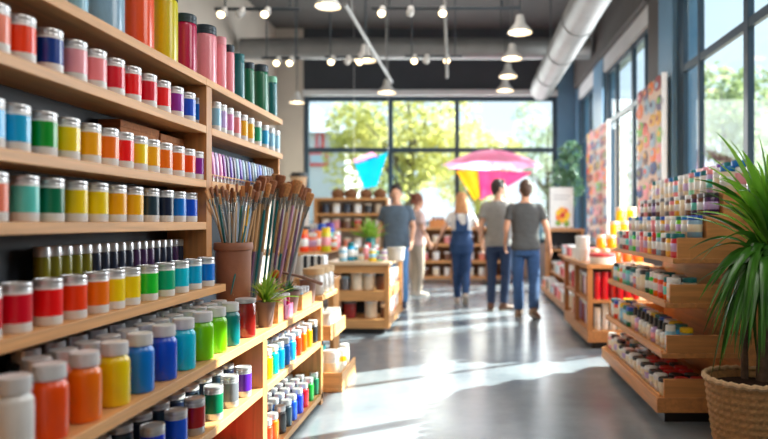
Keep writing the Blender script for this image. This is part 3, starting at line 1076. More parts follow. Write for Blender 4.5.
tag(r, 'dark red glass jar with a flat metal lid beside the small potted plant', 'jar')
put('lid', cached(('cjl',), lambda: MB().lathe([(.041, .158), (.047, .159), (.047, .176), (.044, .179), (0, .178)], 28).mesh('lid', SILVER)), r)
for k, xr in enumerate((-1.16, -1.27, -1.375)):
    cc = [['ink', 'vermilion', 'tangerine', 'ink', 'azure', 'maroon', 'azure', 'ink', 'teal', 'ink', 'slate', 'teal', 'slate'],
          ['slate', 'maroon', 'ink', 'maroon', 'ink', 'slate', 'ink', 'teal', 'slate', 'ink', 'slate', 'ink', 'ink'],
          ['ink', 'slate', 'ink', 'slate', 'ink', 'slate', 'ink', 'slate', 'ink', 'slate', 'ink', 'slate', 'ink']][k]
    wd = {'ink': 'navy', 'vermilion': 'red-orange', 'tangerine': 'orange', 'azure': 'blue', 'maroon': 'maroon', 'teal': 'teal', 'slate': 'slate'}
    n = [12, 11, 10][k]
    for i in range(n):
        y = 1.72 + k * .12 + i * (2.98 - 1.72 - k * .12) / (n - 1)
        paint_jar((xr, y, Z['f']), cc[i], 'silver-lidded %s jar, %s in the %s row behind the large bright jars' % (wd[cc[i]], ORD[i], ['second', 'third', 'rearmost'][k]), 'jars behind the large bright jars', (.84, .84, .92), lid=SILVER)

# shelf g: tins with silver base
row('g', LOW, [(152.5, 'royal', 'royal blue'), (176, 'cobalt', 'cobalt'), (194.5, 'maroon', 'maroon'), (213.5, 'emerald', 'green'), (229.5, 'grey', 'grey'), (243, 'violet', 'violet')],
    'shelf under the big jars', 'tins on the shelf under the big jars', base=mat('silver_tin', (196, 198, 202), .32, .6, 0, .1, 30), r=.0437)
for k, xr in enumerate((-1.13, -1.235, -1.34)):
    n = (9, 9, 7)[k]
    for i in range(n):
        y = 1.95 + k * .12 + i * (2.98 - 1.95 - k * .12) / (n - 1)
        paint_tin((xr, y, Z['g']), ['ink', 'slate'][(i + k) % 2], 'silver-lidded %s tin, %s in the %s row of the shelf under the big jars' % (['navy', 'slate'][(i + k) % 2], ORD[i], ['second', 'third', 'rearmost'][k]),
                  'dark tins behind the tins under the big jars', (.86, .86, 1.02), base=mat('dark_tin', (40, 48, 62), .3, .2, .3))
# red box on the bottom shelf
b = thing('card_box', 'flat bright red box lying on the bottom shelf', 'box', (-1.14, 2.78, Z['h']))
obj('box_body', MB().box(-.13, .13, -.22, .22, 0, .06), mat('red_card', (190, 24, 34), .5), b, bevel=.003)
obj('lid', MB().box(-.134, .134, -.224, .224, .06, .1), mat('red_card', (190, 24, 34), .5), b, bevel=.003)

# ================================================================ bay two
row('b', UP, [(215.5, 'paleblue', 'pale blue'), (221.5, 'lilac', 'lilac'), (228.5, 'mauve', 'mauve'), (235.8, 'rose', 'pink'), (242.8, 'gold', 'gold'), (249.5, 'gold', 'sandy gold'), (257, 'seagreen', 'sea green'),
              (264.4, 'sky', 'sky blue'), (270.5, 'paleblue', 'pale blue'), (275.8, 'paleblue', 'icy blue')],
    'shelf below the green flasks', 'tins below the green flasks', s=(.62, .62, 1.12))
cols = ['purple', 'mauve', 'lilac', 'mauve', 'purple', 'plum', 'violet', 'plum', 'steelblue', 'violet', 'steelblue', 'slate', 'cobalt', 'slate', 'steelblue', 'navy', 'cobalt', 'ink', 'steelblue', 'ink', 'slate', 'ink']
wd = {'purple': 'purple', 'mauve': 'mauve', 'lilac': 'lilac', 'plum': 'plum', 'violet': 'violet', 'steelblue': 'steel blue', 'slate': 'slate', 'cobalt': 'cobalt', 'navy': 'navy', 'ink': 'dark navy'}
for i, c in enumerate(cols):
    y = 3.19 + i * .0495
    r = put('paint_tube', cached(('ptube', c), lambda: MB().rings([(0, 0, .022, .016, .016), (0, 0, .05, .0165, .016), (0, 0, .13, .018, .008), (0, 0, .152, .0185, .002)], 16).mesh('tube', paint(c))), None, (UP - .045, y, Z['c'] + .002), PI / 2)
    tag(r, '%s paint tube standing upright, %s in the row below the slim pastel tins' % (wd[c], ORD[i]), 'paint tube', 'paint tubes above the brushes')
    put('cap', cached(('ptcap',), lambda: MB().lathe([(0, 0), (.012, 0), (.012, .02), (.014, .022), (0, .022)], 14).mesh('cap', WHITE)), r)
# little wooden rack rail in front of the tubes
rk = thing('tube_rack', 'low wire rack holding the row of paint tubes', 'rack', (0, 0, 0))
obj('rail', MB().box(UP - .014, UP - .008, 3.14, 4.28, Z['c'] + .03, Z['c'] + .036), OAK, rk)
mb = MB()
for i in range(23):
    mb.box(UP - .013, UP - .009, 3.164 + i * .0495, 3.168 + i * .0495, Z['c'], Z['c'] + .03)
obj('divider_wire', mb, SILVER, rk)

S7 = (.69, .69, .80)
for i, (px, c, w) in enumerate([(266, 'yellow', 'yellow'), (272.3, 'cyan', 'cyan'), (278.5, 'turquoise', 'turquoise'), (284, 'azure', 'azure'), (290, 'sky', 'sky blue'), (296, 'vermilion', 'red-orange'), (301.5, 'orange', 'orange'), (307, 'amber', 'amber'), (312.5, 'charcoal', 'charcoal')]):
    x = LOW - .014 - .033
    paint_jar((x, depth(px, x), Z['g']), c, 'slim %s jar, %s along the shelf right under the small potted plants' % (w, ORD[i]), 'jars on the shelf under the potted plants', S7)
for i, (px, c, w) in enumerate([(266, 'vermilion', 'red-orange'), (272.3, 'orange', 'orange'), (280, 'charcoal', 'charcoal'), (286, 'slate', 'slate'), (291.3, 'cobalt', 'cobalt'), (297.5, 'royal', 'royal blue'), (303, 'crimson', 'crimson'), (308.5, 'green', 'green'), (314, 'emerald', 'dark green')]):
    x = LOW - .014 - .033
    paint_jar((x, depth(px, x), Z['h']), c, 'slim %s jar, %s along the bottom shelf under the small potted plants' % (w, ORD[i]), 'jars on the bottom shelf under the potted plants', S7, lid=SILVER)
for sh, nm in (('g', 'shelf right under'), ('h', 'bottom shelf under')):
    for k, xr in enumerate((-1.105, -1.18)):
        for i in range(9):
            c = ['slate', 'teal', 'ink', 'azure', 'slate', 'maroon', 'ink', 'slate', 'ink'][(i + k * 2) % 9]
            y = 3.3 + i * .112
            paint_jar((xr, y, Z[sh]), c, '%s jar, %s in the %s row on the %s the small potted plants' % ({'slate': 'slate', 'teal': 'teal', 'ink': 'navy', 'azure': 'blue', 'maroon': 'maroon'}[c], ORD[i], ['second', 'third'][k], nm), 'rear jars under the potted plants', S7, lid=SILVER)

# ---------------------------------------------------------------- brushes
TERRA = mat('brown_clay', (158, 106, 82), .6, 0, 0, .12, 12, bump=.1)
DKTERRA = mat('dark_plastic_pot', (134, 106, 96), .5, 0, 0, .1, 12)
pc = Vector((-1.20, 3.275, Z['f']))
p = thing('brush_pot', 'tall brown pot with a rolled rim holding a bunch of thin brushes', 'pot', pc)
obj('pot_body', MB().lathe([(0, 0), (.075, 0), (.078, .004), (.088, .395), (.078, .395), (.07, .05), (0, .05)], 36), TERRA, p)
obj('rim', MB().lathe([(.086, .39), (.095, .392), (.097, .4), (.096, .425), (.092, .43), (.08, .43), (.079, .39)], 36), TERRA, p)
HAIRB = mat('brush_bristle', (150, 94, 60), .75, 0, 0, .3, 90, bump=.3)
HAIRL = mat('brush_bristle_light', (206, 146, 92), .75, 0, 0, .25, 90, bump=.3)
FERR = mat('ferrule_metal', (196, 190, 180), .25, .9, 0, .08)


def brush(base, top, hr, fr_, bl, bw, hc, hc2, label, group, bm, flat=.55):
    d = (top - base)
    L = d.length
    t = d.normalized()
    r = thing('paint_brush', label, 'brush', base, 0, group)
    q = t.to_track_quat('Z', 'Y')
    r.rotation_mode = 'QUATERNION'
    r.rotation_quaternion = q
    h = L - bl - fr_
    mb = MB()
    mb.tube([(0, 0, 0), (0, 0, h * .15), (0, 0, h * .55)], [hr * .55, hr * .8, hr * 1.0], 10, 0)
    mb.tube([(0, 0, h * .55), (0, 0, h * .85), (0, 0, h)], [hr * 1.0, hr * 1.1, hr * .8], 10, 1)
    obj('handle', mb, [hc, hc2], r)
    obj('ferrule', MB().tube([(0, 0, h - .004), (0, 0, h + fr_ * .4), (0, 0, h + fr_)], [hr * .85, hr * 1.0, bw * .8], 12, flat=.75), FERR, r)
    obj('bristles', MB().tube([(0, 0, h + fr_ - .003), (0, 0, h + fr_ + bl * .35), (0, 0, h + fr_ + bl * .7), (0, 0, h + fr_ + bl * .93), (0, 0, L)], [bw * .75, bw * .98, bw * 1.22, bw * 1.2, bw * .8], 14, flat=flat), bm, r)
    return r


HC = {'purple': mat('handle_purple', (116, 84, 120), .35, 0, .4), 'teal': mat('handle_teal', (22, 110, 112), .35, 0, .4), 'natural': wood('handle_wood', (204, 160, 112), 'Z', .4),
      'yellow': mat('handle_yellow', (236, 176, 30), .35, 0, .4), 'white': mat('handle_white', (214, 206, 198), .35, 0, .4), 'green': mat('handle_green', (96, 150, 40), .35, 0, .4), 'grey': mat('handle_grey', (130, 138, 142), .35, 0, .4), 'pink': mat('handle_pink', (190, 140, 170), .35, 0, .4)}
POT = [(206, 191, 'white'), (211, 188, 'natural'), (216, 186, 'teal'), (219, 194, 'white'), (222, 187, 'grey'), (226, 190, 'teal'), (229, 193, 'natural'), (232, 188, 'grey'), (235, 192, 'white'), (237, 184, 'natural'),
       (241, 190, 'green'), (244, 186, 'teal'), (247, 193, 'yellow'), (251, 186, 'yellow'), (254, 190, 'teal'), (258, 192, 'natural'), (228, 184, 'white'), (248, 182, 'grey')]
for i, (px, py, c) in enumerate(sorted(POT)):
    f = (px - 232) / 26.0
    top = at(px, py, min(pc.y + R.uniform(-.06, .1), 1.225 * F / (VX - px)))
    rimp = pc + Vector((f * .062, R.uniform(-.03, .03), .43))
    base = rimp + (rimp - top).normalized() * .27
    brush(base, top, .0052, .045, .055, .0115, HC[c], HC[c] if c != 'natural' else HC['natural'], 'thin %s-handled brush, %s across in the tall brown pot' % (c, ORD[i]), 'thin brushes in the brown pot', HAIRB if i % 3 else HAIRL)
h = thing('brush_holder', 'low dark wooden box holding the bundle of long brushes', 'box', (-1.24, 4.02, Z['f']))
mb = MB()
for a in ((-.115, .115, -.17, -.155), (-.115, .115, .155, .17), (-.115, -.102, -.155, .155), (.102, .115, -.155, .155)):
    mb.box(a[0], a[1], a[2], a[3], 0, .13)
obj('side_panel', mb, BROWNWOOD, h, bevel=.002)
obj('base_panel', MB().box(-.102, .102, -.155, .155, 0, .012), BROWNWOOD, h)
BUN = [(257, 184, 'purple', 0), (260, 178, 'natural', 0), (263, 176, 'purple', 1), (266, 177, 'grey', 0), (269, 176, 'natural', 0), (272, 180, 'white', 1), (276, 174, 'teal', 0), (279, 178, 'natural', 0), (281, 175, 'teal', 1),
       (283, 184, 'white', 1), (287, 183, 'purple', 1), (291, 182, 'natural', 0), (295, 181, 'purple', 0), (298, 180, 'pink', 1), (301, 184, 'natural', 0), (304, 187, 'purple', 0), (308, 188, 'white', 0), (311, 193, 'grey', 0), (290, 187, 'teal', 0), (271, 184, 'pink', 0), (258.5, 181, 'natural', 2), (262, 183, 'teal', 2), (265, 186, 'purple', 2), (255.5, 188, 'white', 2), (268, 183, 'teal', 2)]
for i, (px, py, c, big) in enumerate(sorted(BUN)):
    f = (px - 284) / 27.0
    y = 4.02 + (R.uniform(-.02, .09) if not big else -.08)
    if big == 2:
        y = 3.93 + .02 * (i % 3)
        big = 0
    top = at(px, py, min(4.02 + (-.08, 0, .07, .13)[i % 4] if not big else 3.93, 1.21 * F / (VX - px) - .05 * (i % 3)))
    y = max(3.86, top.y)
    base = Vector((-1.24 + f * .09, 4.02 + (y - 4.02) * .8 + .12 * min(0, f), Z['f'] + .02))
    brush(base, top, .009, .075, .085, .021 + .006 * big, HC[c], HC['natural'] if i % 2 or c == 'natural' else HC[c], 'long %s-handled brush, %s across in the tall bundle' % (c, ORD[i]), 'long brushes in the bundle', HAIRB if i % 4 else HAIRL, .6)

# ---------------------------------------------------------------- counter top items of bay two
LEAF1 = leaf_mat('spiky_leaf', (120, 170, 40), (196, 222, 96), .4)
SOIL = mat('soil', (48, 34, 26), 1.0, 0, 0, .3, 60, bump=.5, spec=.05)


def strip_leaf(mb, o, az, el, L, w, droop, mi=0, n=7, fold=.25):
    o = Vector(o)
    h = Vector((math.cos(az), math.sin(az), 0))
    side = Vector((-math.sin(az), math.cos(az), 0))
    pts = []
    p, e = o.copy(), el
    for i in range(n + 1):
        pts.append((p.copy(), e))
        d = h * math.cos(e) + Vector((0, 0, 1)) * math.sin(e)
        p = p + d * (L / n)
        e -= droop / n * (0.4 + 1.2 * i / n)
    vs, fs = [], []
    for i, (p, e) in enumerate(pts):
        t = i / n
        ww = w * (0.55 + 1.2 * t if t < .35 else 1.0 - ((t - .35) / .65) ** 1.7 * .97)
        nrm = -h * math.sin(e) + Vector((0, 0, 1)) * math.cos(e)
        vs += [p + side * ww / 2 + nrm * ww * fold, p, p - side * ww / 2 + nrm * ww * fold]
    for i in range(n):
        a = i * 3
        fs += [(a, a + 1, a + 4, a + 3), (a + 1, a + 2, a + 5, a + 4)]
    mb.add(vs, fs, mi)


def pot_mb(r0, r1, h):
    return MB().lathe([(0, 0), (r0, 0), (r1, h * .8), (r1 * 1.07, h * .8), (r1 * 1.09, h), (r1 * .98, h), (r1 * .93, h * .85), (0, h * .85)], 28)


x = -1.035
p = thing('potted_plant', 'small spiky green plant in a dark plastic pot beside the dark red jar', 'plant', (x, depth(265.5, x), Z['f']))
obj('pot', pot_mb(.034, .045, .13), DKTERRA, p)
obj('soil', MB().lathe([(0, .118), (.041, .116)], 20), SOIL, p)
mb = MB()
for i in range(84):
    az = R.uniform(0, 2 * PI)
    strip_leaf(mb, (R.uniform(-.01, .01), R.uniform(-.01, .01), .115), az, R.uniform(.3, 1.5) if math.cos(az) > -.3 else R.uniform(1.0, 1.5), R.uniform(.11, .21) if math.cos(az) > -.3 else R.uniform(.1, .15), .014, R.uniform(.4, 1.3))
obj('foliage', mb, LEAF1, p)


def small_box(name, label, cat, x0, x1, y0, y1, z0, h, m, t=.008):
    b = thing(name, label, cat, ((x0 + x1) / 2, (y0 + y1) / 2, z0))
    a, c = (x1 - x0) / 2, (y1 - y0) / 2
    mb = MB()
    mb.box(-a, a, -c, -c + t, 0, h).box(-a, a, c - t, c, 0, h).box(-a, -a + t, -c + t, c - t, 0, h).box(a - t, a, -c + t, c - t, 0, h)
    obj('side_panel', mb, m, b, bevel=.0015)
    obj('base_panel', MB().box(-a + t, a - t, -c + t, c - t, 0, t), m, b)
    return b


small_box('wooden_caddy', 'plain light wooden box right behind the small spiky plant', 'box', -1.10, -1.0, 3.37, 3.47, Z['f'], .115, OAK)
PINK = mat('pink_paint', (228, 40, 120), .3, 0, .4)
tb = small_box('clear_caddy', 'clear pink-tinted tub holding pink paint bottles', 'tub', -1.11, -1.0, 3.5, 3.66, Z['f'], .075, mat('pink_tub', (226, 120, 160), .2, 0, .4))
for i, (dx, dy) in enumerate(((-.028, -.04), (-.028, .035), (.026, -.036), (.026, .038))):
    slim_bottle((-1.055 + dx, 3.58 + dy, Z['f'] + .009), 'magenta' if i % 2 else 'mauve', ['mauve bottle at the rear near corner of the pink tub', 'magenta bottle at the rear far corner of the pink tub', 'mauve bottle at the front near corner of the pink tub', 'magenta bottle at the front far corner of the pink tub'][i], 'pink bottles in the tub', (.85, .85, .82), cap=WHITE)
x = -1.05
p = thing('potted_plant', 'small succulent in a dark pot between the pink tub and the wooden tray', 'plant', (x, 3.76, Z['f']))
obj('pot', pot_mb(.042, .056, .13), DKTERRA, p)
obj('soil', MB().lathe([(0, .118), (.05, .116)], 20), mat('pale_gravel', (190, 186, 178), .9, 0, 0, .3, 80, bump=.5), p)
mb = MB()
for i in range(34):
    strip_leaf(mb, (0, 0, .11), R.uniform(0, 2 * PI), R.uniform(.5, 1.5), R.uniform(.05, .1), .016, R.uniform(.1, .7))
obj('foliage', mb, leaf_mat('succulent_leaf', (60, 120, 70), (120, 170, 90), .2), p)
small_box('wooden_caddy', 'light wooden tray filled with small white jars near the end of the counter', 'tray', -1.12, -1.0, 3.86, 4.1, Z['f'], .095, OAK)
for i in range(6):
    paint_tin((-1.085 + .055 * (i % 2), 3.905 + .072 * (i // 2), Z['f'] + .009), ['paleblue', 'cream', 'white'][i // 2], 'little %s jar in the wooden counter tray, %s of six' % (['pale blue', 'cream', 'white'][i // 2], ORD[i]), 'small white jars in the wooden tray', (.56, .56, .9))
p = thing('tool_bucket', 'brown bucket at the far end of the counter with a long handle across it', 'bucket', (-1.05, 4.2, Z['f']))
obj('bucket_body', MB().lathe([(0, 0), (.04, 0), (.053, .15), (.057, .15), (.057, .158), (.048, .158), (.037, .012), (0, .012)], 28), DKTERRA, p)
st = thing('long_scoop', 'long brown wooden stick with an orange scoop end, lying across the bucket', 'scoop', (0, 0, 0))
a, b = at(322, 284, 4.18), at(281, 272, 3.96)
obj('handle', MB().tube([a, a.lerp(b, .5) + Vector((0, 0, .008)), b], [.011, .01, .008], 10), wood('walnut', (120, 74, 48), 'X'), st)
obj('scoop_bowl', MB().ellipsoid(b + Vector((-.03, -.012, -.012)), (.03, .02, .028), 14, 8), mat('orange_enamel', (214, 120, 34), .4), st)
# ================================================================ right gondola
GY0, GY1 = 3.86, 5.45
g = thing('display_gondola', 'tiered wooden display shelving by the window, crowded with small craft jars', 'shelving', (0, 0, 0))
TIERS = [(1.14, .158, .27, 'lowest'), (1.17, .427, .535, 'second'), (1.19, .73, .842, 'third'), (1.235, 1.0, 1.124, 'top')]
SP = 1.66     # spine
for k, (x0, zs, zp, nm) in enumerate(TIERS):
    obj('shelf_board', MB().box(x0, SP, GY0, GY1, zs - .03 if k else .068, zs), BROWNWOOD, g, bevel=.003)
    inset = .03 if k else .045
    obj('end_board', MB().box(x0 + inset, SP, GY0 + .004, GY0 + .024, zs, zp), BROWNWOODX, g, bevel=.002)
    obj('end_board', MB().box(x0 + inset, SP, GY1 - .024, GY1 - .004, zs, zp), BROWNWOODX, g, bevel=.002)
    if k < 3:
        obj('front_lip', MB().box(x0 + (.003 if k else .02), x0 + (.015 if k else .034), GY0 + .03, GY1 - .03, zs, zs + .012), BROWNWOOD, g, bevel=.002)
obj('spine_panel', MB().box(SP, SP + .5, GY0 + .03, GY1, .0, 1.32), BROWNWOOD, g)
obj('toe_kick', MB().box(1.2, SP, GY0 + .05, GY1 - .03, 0, .068), BLACK, g)
STEPS = [(1.34, 1.124), (1.44, 1.262), (1.54, 1.40)]
zprev = 1.0
for k, (x0, zs) in enumerate(STEPS):
    obj('riser_step', MB().box(x0, SP + (.2 if k == 2 else 0), GY0 + .002, GY1 - .02, zprev, zs), BROWNWOODX, g, bevel=.002)
    zprev = zs
# the risers' near ends step up behind the end boards

BANDS = ['cream', 'white', 'white', 'paleblue', 'cream', 'lilac', 'pink', 'white', 'aqua', 'cream']
PLUM = mat('cap_black', (30, 30, 34), .35, 0, .2)
CAPS = {}


def small_jar(loc, c, capc, label, group, s, kind):
    capm = mat('cap_' + capc, C.get(capc, (30, 30, 34)), .35, 0, .2)
    if kind == 'jar':       # glass jar with a coloured label and lid
        body = cached(('sj', c), lambda: MB().lathe([(0, 0), (.034, 0), (.036, .003), (.036, .088), (.031, .096), (0, .096)], 20).mesh('body', paint(c)))
        lid = cached(('sjl', capm.name), lambda: MB().lathe([(.033, .094), (.0362, .095), (.0362, .115), (.034, .118), (0, .118)], 20).mesh('lid', capm))
        nm = 'craft_jar'
    elif kind == 'bottle':  # narrow bottle with a tall cap
        body = cached(('sb', c), lambda: MB().lathe([(0, 0), (.02, 0), (.022, .003), (.022, .07), (.019, .08), (.01, .087), (.01, .092), (0, .092)], 18).mesh('body', paint(c)))
        lid = cached(('sbl', capm.name), lambda: MB().lathe([(.0115, .088), (.0125, .089), (.0105, .135), (0, .137)], 14).mesh('cap', capm))
        nm = 'varnish_bottle'
    elif kind == 'tub':     # squat tub with wide lid
        body = cached(('st', c), lambda: MB().lathe([(0, 0), (.036, 0), (.038, .003), (.042, .07), (0, .07)], 22).mesh('body', paint(c)))
        lid = cached(('stl', capm.name), lambda: MB().lathe([(.0425, .066), (.0445, .067), (.0445, .08), (.042, .083), (0, .083)], 22).mesh('lid', capm))
        nm = 'craft_tub'
    else:                   # spray can
        body = cached(('sc', c), lambda: MB().lathe([(0, 0), (.031, 0), (.033, .003), (.033, .125), (.026, .14), (0, .14)], 20).mesh('body', paint(c)))
        lid = cached(('scl', capm.name), lambda: MB().lathe([(.029, .128), (.0305, .129), (.029, .165), (.026, .168), (0, .168)], 18).mesh('cap', capm))
        nm = 'spray_can'
    r = put(nm, body, None, loc, R.uniform(0, 6), s)
    tag(r, label, nm.replace('_', ' '), group)
    put('cap', lid, r)
    put('label_band', cached(('sjb', kind, bandc := BANDS[sum(map(ord, c + capc)) % len(BANDS)]), lambda: (MB().lathe([(.0362, .03), (.0365, .0305), (.0365, .07), (.0362, .0705)], 20) if kind == 'jar' else
        MB().lathe([(.0221, .02), (.0224, .0205), (.0224, .055), (.0221, .0555)], 18) if kind == 'bottle' else
        MB().lathe([(.0408, .025), (.0426, .026), (.0446, .055), (.0428, .056)], 22) if kind == 'tub' else
        MB().lathe([(.0331, .04), (.0334, .0405), (.0334, .1), (.0331, .1005)], 20)).mesh('label_band', paint(bandc))), r)
    return r


NAMES = {k: k for k in C}
NAMES.update(ink='navy', steelblue='steel-blue', leafgreen='bright-green', seagreen='sea-green', paleblue='pale-blue')
PAL = {
    0: (['salmon', 'pink', 'sky', 'mint', 'white', 'cream', 'white', 'cream', 'white', 'cream'], ['white', 'charcoal', 'white', 'charcoal']),
    1: (['sky', 'white', 'paleblue', 'seagreen', 'vermilion', 'emerald', 'turquoise', 'white', 'paleblue', 'steelblue'], ['white', 'cobalt', 'teal', 'yellow']),
    2: (['white', 'paleblue', 'aqua', 'cream', 'leafgreen', 'steelblue', 'emerald', 'orange', 'salmon', 'mint'], ['white', 'teal', 'charcoal', 'white']),
    3: (['rose', 'cream', 'mint', 'salmon', 'grey', 'leafgreen', 'gold', 'maroon', 'lilac', 'crimson'], ['white', 'teal', 'white', 'red']),
}
for k, (x0, zs, zp, nm) in enumerate(TIERS):
    n = 15
    rows = [0, 1, 2] if k == 0 else [0, 1]
    if k == 3:
        rows = [0]
    used = {}
    for rr in rows:
        for i in range(n):
            y = GY0 + .075 + i * (GY1 - GY0 - .15) / (n - 1)
            pal, caps = PAL[k]
            c = pal[(i * 7 + rr * 3 + (i // 4)) % len(pal)]
            capc = caps[(i + rr) % len(caps)]
            kind = 'jar'
            s = (1.18, 1.18, 1.25)
            if k == 0:
                kind, s = ('tub', (1.0, 1.0, 1.25)) if i < 11 else ('jar', (.95, .95, 1.1))
                if i < 11 and rr == 0:
                    c, capc = 'white' if i % 3 else 'cream', 'white' if i % 2 else 'charcoal'
                if rr > 0 and i < 8:
                    c, capc = ('crimson', 'red') if i % 3 != 1 else ('maroon', 'charcoal')
            elif k == 1:
                if rr == 0 and 1 <= i < 9:
                    kind, c, capc, s = 'bottle', ['cream', 'white', 'white', 'lilac'][i % 4], 'charcoal', (1.45, 1.45, 1.15)
                elif i in (0,):
                    kind, c, capc, s = ('can', 'paleblue', 'white', (1, 1, .95)) if rr == 0 else ('jar', 'steelblue', 'yellow', (1.1, 1.1, 1.2))
                elif i > 9 and i % 3 == 0:
                    kind, s = 'can', (1, 1, .9)
            elif k == 2:
                if i % 4 == 1:
                    kind, s = 'can', (1, 1, .85)
                elif i % 5 == 3:
                    kind, s = 'tub', (.9, .9, 1.3)
                if i in (2, 3) and rr == 0:
                    kind, c, capc, s = 'jar', ['vermilion', 'orange'][i - 2], 'white', (1, 1, 1.25)
                if i == 4 and rr == 0:
                    kind, c, capc, s = 'can', 'leafgreen', 'white', (1, 1, .9)
            else:
                if i < 5:
                    c, capc = ['crimson', 'gold', 'brown', 'steelblue', 'maroon'][i], ['teal', 'teal', 'white', 'leafgreen', 'red'][i]
            x = x0 + (.075 if k != 3 else .056) + rr * .098
            zj = zs
            small_jar((x, y, zj), c, capc, '%s-capped %s %s, %s from near end, %s row, %s tier by the plant' % (capc if capc != 'charcoal' else 'black', NAMES[c], {'jar': 'jar', 'bottle': 'bottle', 'tub': 'tub', 'can': 'spray can'}[kind], ORD[i], ['front', 'second', 'third'][rr], nm),
                      'small containers on the %s tier by the window' % nm, s, kind)
# stadium rows on the risers
PAL2 = [(['steelblue', 'cream', 'lime', 'white', 'cream', 'gold', 'white', 'rose', 'cream', 'white'], ['cobalt', 'azure', 'teal', 'white', 'white']),
        (['plum', 'brown', 'plum', 'brown', 'cream', 'gold', 'rose', 'grey', 'cream', 'brown'], ['charcoal', 'grey', 'brown', 'white']),
        (['cream', 'white', 'lilac', 'white', 'cream', 'mint', 'cream', 'white', 'rose', 'cream'], ['azure', 'white', 'rose', 'teal', 'white'])]
for k, (x0, zs) in enumerate(STEPS):
    n = 14
    for i in range(n):
        y = GY0 + .06 + i * (GY1 - GY0 - .14) / (n - 1)
        pal, caps = PAL2[k]
        c = pal[i % len(pal)] if i < 10 else pal[(i * 3) % len(pal)]
        capc = caps[(i * 2 + k) % len(caps)] if i > 3 else caps[i % len(caps)]
        s = (1.25, 1.25, 1.15) if k < 2 else (1.25, 1.25, 1.35)
        small_jar((x0 + .05, y, zs), c, capc, '%s-capped %s jar, %s from the near end on the %s riser step' % (capc if capc != 'charcoal' else 'black', NAMES[c], ORD[i], ['lowest', 'middle', 'highest'][k]),
                  'jars on the %s riser step by the window' % ['lowest', 'middle', 'highest'][k], s, 'jar')
# a second layer of jars stacked on the top riser row's near end
for i in range(7):
    y = GY0 + .06 + i * .12
    c, capc = [('white', 'azure'), ('white', 'teal'), ('lilac', 'violet'), ('cream', 'white'), ('salmon', 'rose'), ('mint', 'white'), ('paleblue', 'teal')][i]
    small_jar((1.66, y, 1.40), c, capc, '%s-capped %s tall jar, %s from the near end of the highest back row' % (capc, NAMES[c], ORD[i]), 'tall jars in the highest back row', (1.25, 1.25, 1.65), 'jar')

# ================================================================ low cabinet further along
c = thing('low_cabinet', 'low open wooden cabinet with red and white bottles past the tiered display', 'cabinet', (0, 0, 0))
CX0, CX1, CY0, CY1, CZ = 1.15, 1.78, 6.15, 7.65, .81
HW = wood('cabinet_wood', (196, 138, 86), 'Y')
HWZ = wood('cabinet_wood_upright', (190, 130, 78), 'Z')
obj('top_board', MB().box(CX0 - .01, CX1, CY0 - .01, CY1 + .01, CZ - .04, CZ), HW, c, bevel=.003)
obj('shelf_board', MB().box(CX0 + .01, CX1, CY0 + .01, CY1 - .01, .44, .465), HW, c)
obj('base_board', MB().box(CX0, CX1, CY0, CY1, .06, .17), HW, c, bevel=.003)
obj('toe_kick', MB().box(CX0 + .05, CX1 - .02, CY0 + .05, CY1 - .05, 0, .06), BLACK, c)
for x, y in ((CX0, CY0), (CX0, CY1 - .05), (CX0, (CY0 + CY1) / 2 - .025), (CX1 - .05, CY0), (CX1 - .05, CY1 - .05)):
    obj('post', MB().box(x, x + .05, y, y + .05, .17, CZ - .04), HWZ, c, bevel=.003)
obj('inner_panel', MB().box(CX0 + .32, CX0 + .335, CY0 + .28, CY1 - .05, .17, CZ - .04), DARKPANEL, c)
obj('inner_panel', MB().box(CX0 + .06, CX1 - .06, CY0 + .265, CY0 + .28, .17, CZ - .04), DARKPANEL, c)
for i in range(6):
    slim_bottle((CX0 + .115 + i * .075, CY0 + .1, .465), 'crimson' if i != 2 else 'maroon', '%s bottle, %s on the upper shelf of the low cabinet end' % ('crimson' if i != 2 else 'maroon', ORD[i]), 'red bottles in the low cabinet', (1.25, 1.25, 1.75), cap=mat('cap_crimson', C['crimson'], .3, 0, .3))
    slim_bottle((CX0 + .115 + i * .075, CY0 + .1, .17), 'white', 'white bottle, %s on the lower shelf of the low cabinet end' % ORD[i], 'white bottles in the low cabinet', (1.25, 1.25, 1.7), cap=WHITE if i % 2 else BLACK)
for j, (ya, yb) in enumerate(((CY0 + .36, 6.82), (6.99, 7.5))):
    for zi, z in enumerate((.465, .17)):
        for i in range(5):
            cc = ['maroon', 'crimson', 'cream', 'lilac', 'brown'][(i + j * 2 + zi) % 5]
            y = ya + i * (yb - ya) / 4
            slim_bottle((CX0 + .1, y, z), cc, '%s bottle, %s in the %s bay, %s shelf of the low cabinet aisle side' % (NAMES[cc], ORD[i], ['nearer', 'farther'][j], ['upper', 'lower'][zi]), 'bottles in the aisle side of the low cabinet', (1.3, 1.3, 1.5), cap=WHITE if zi else None)
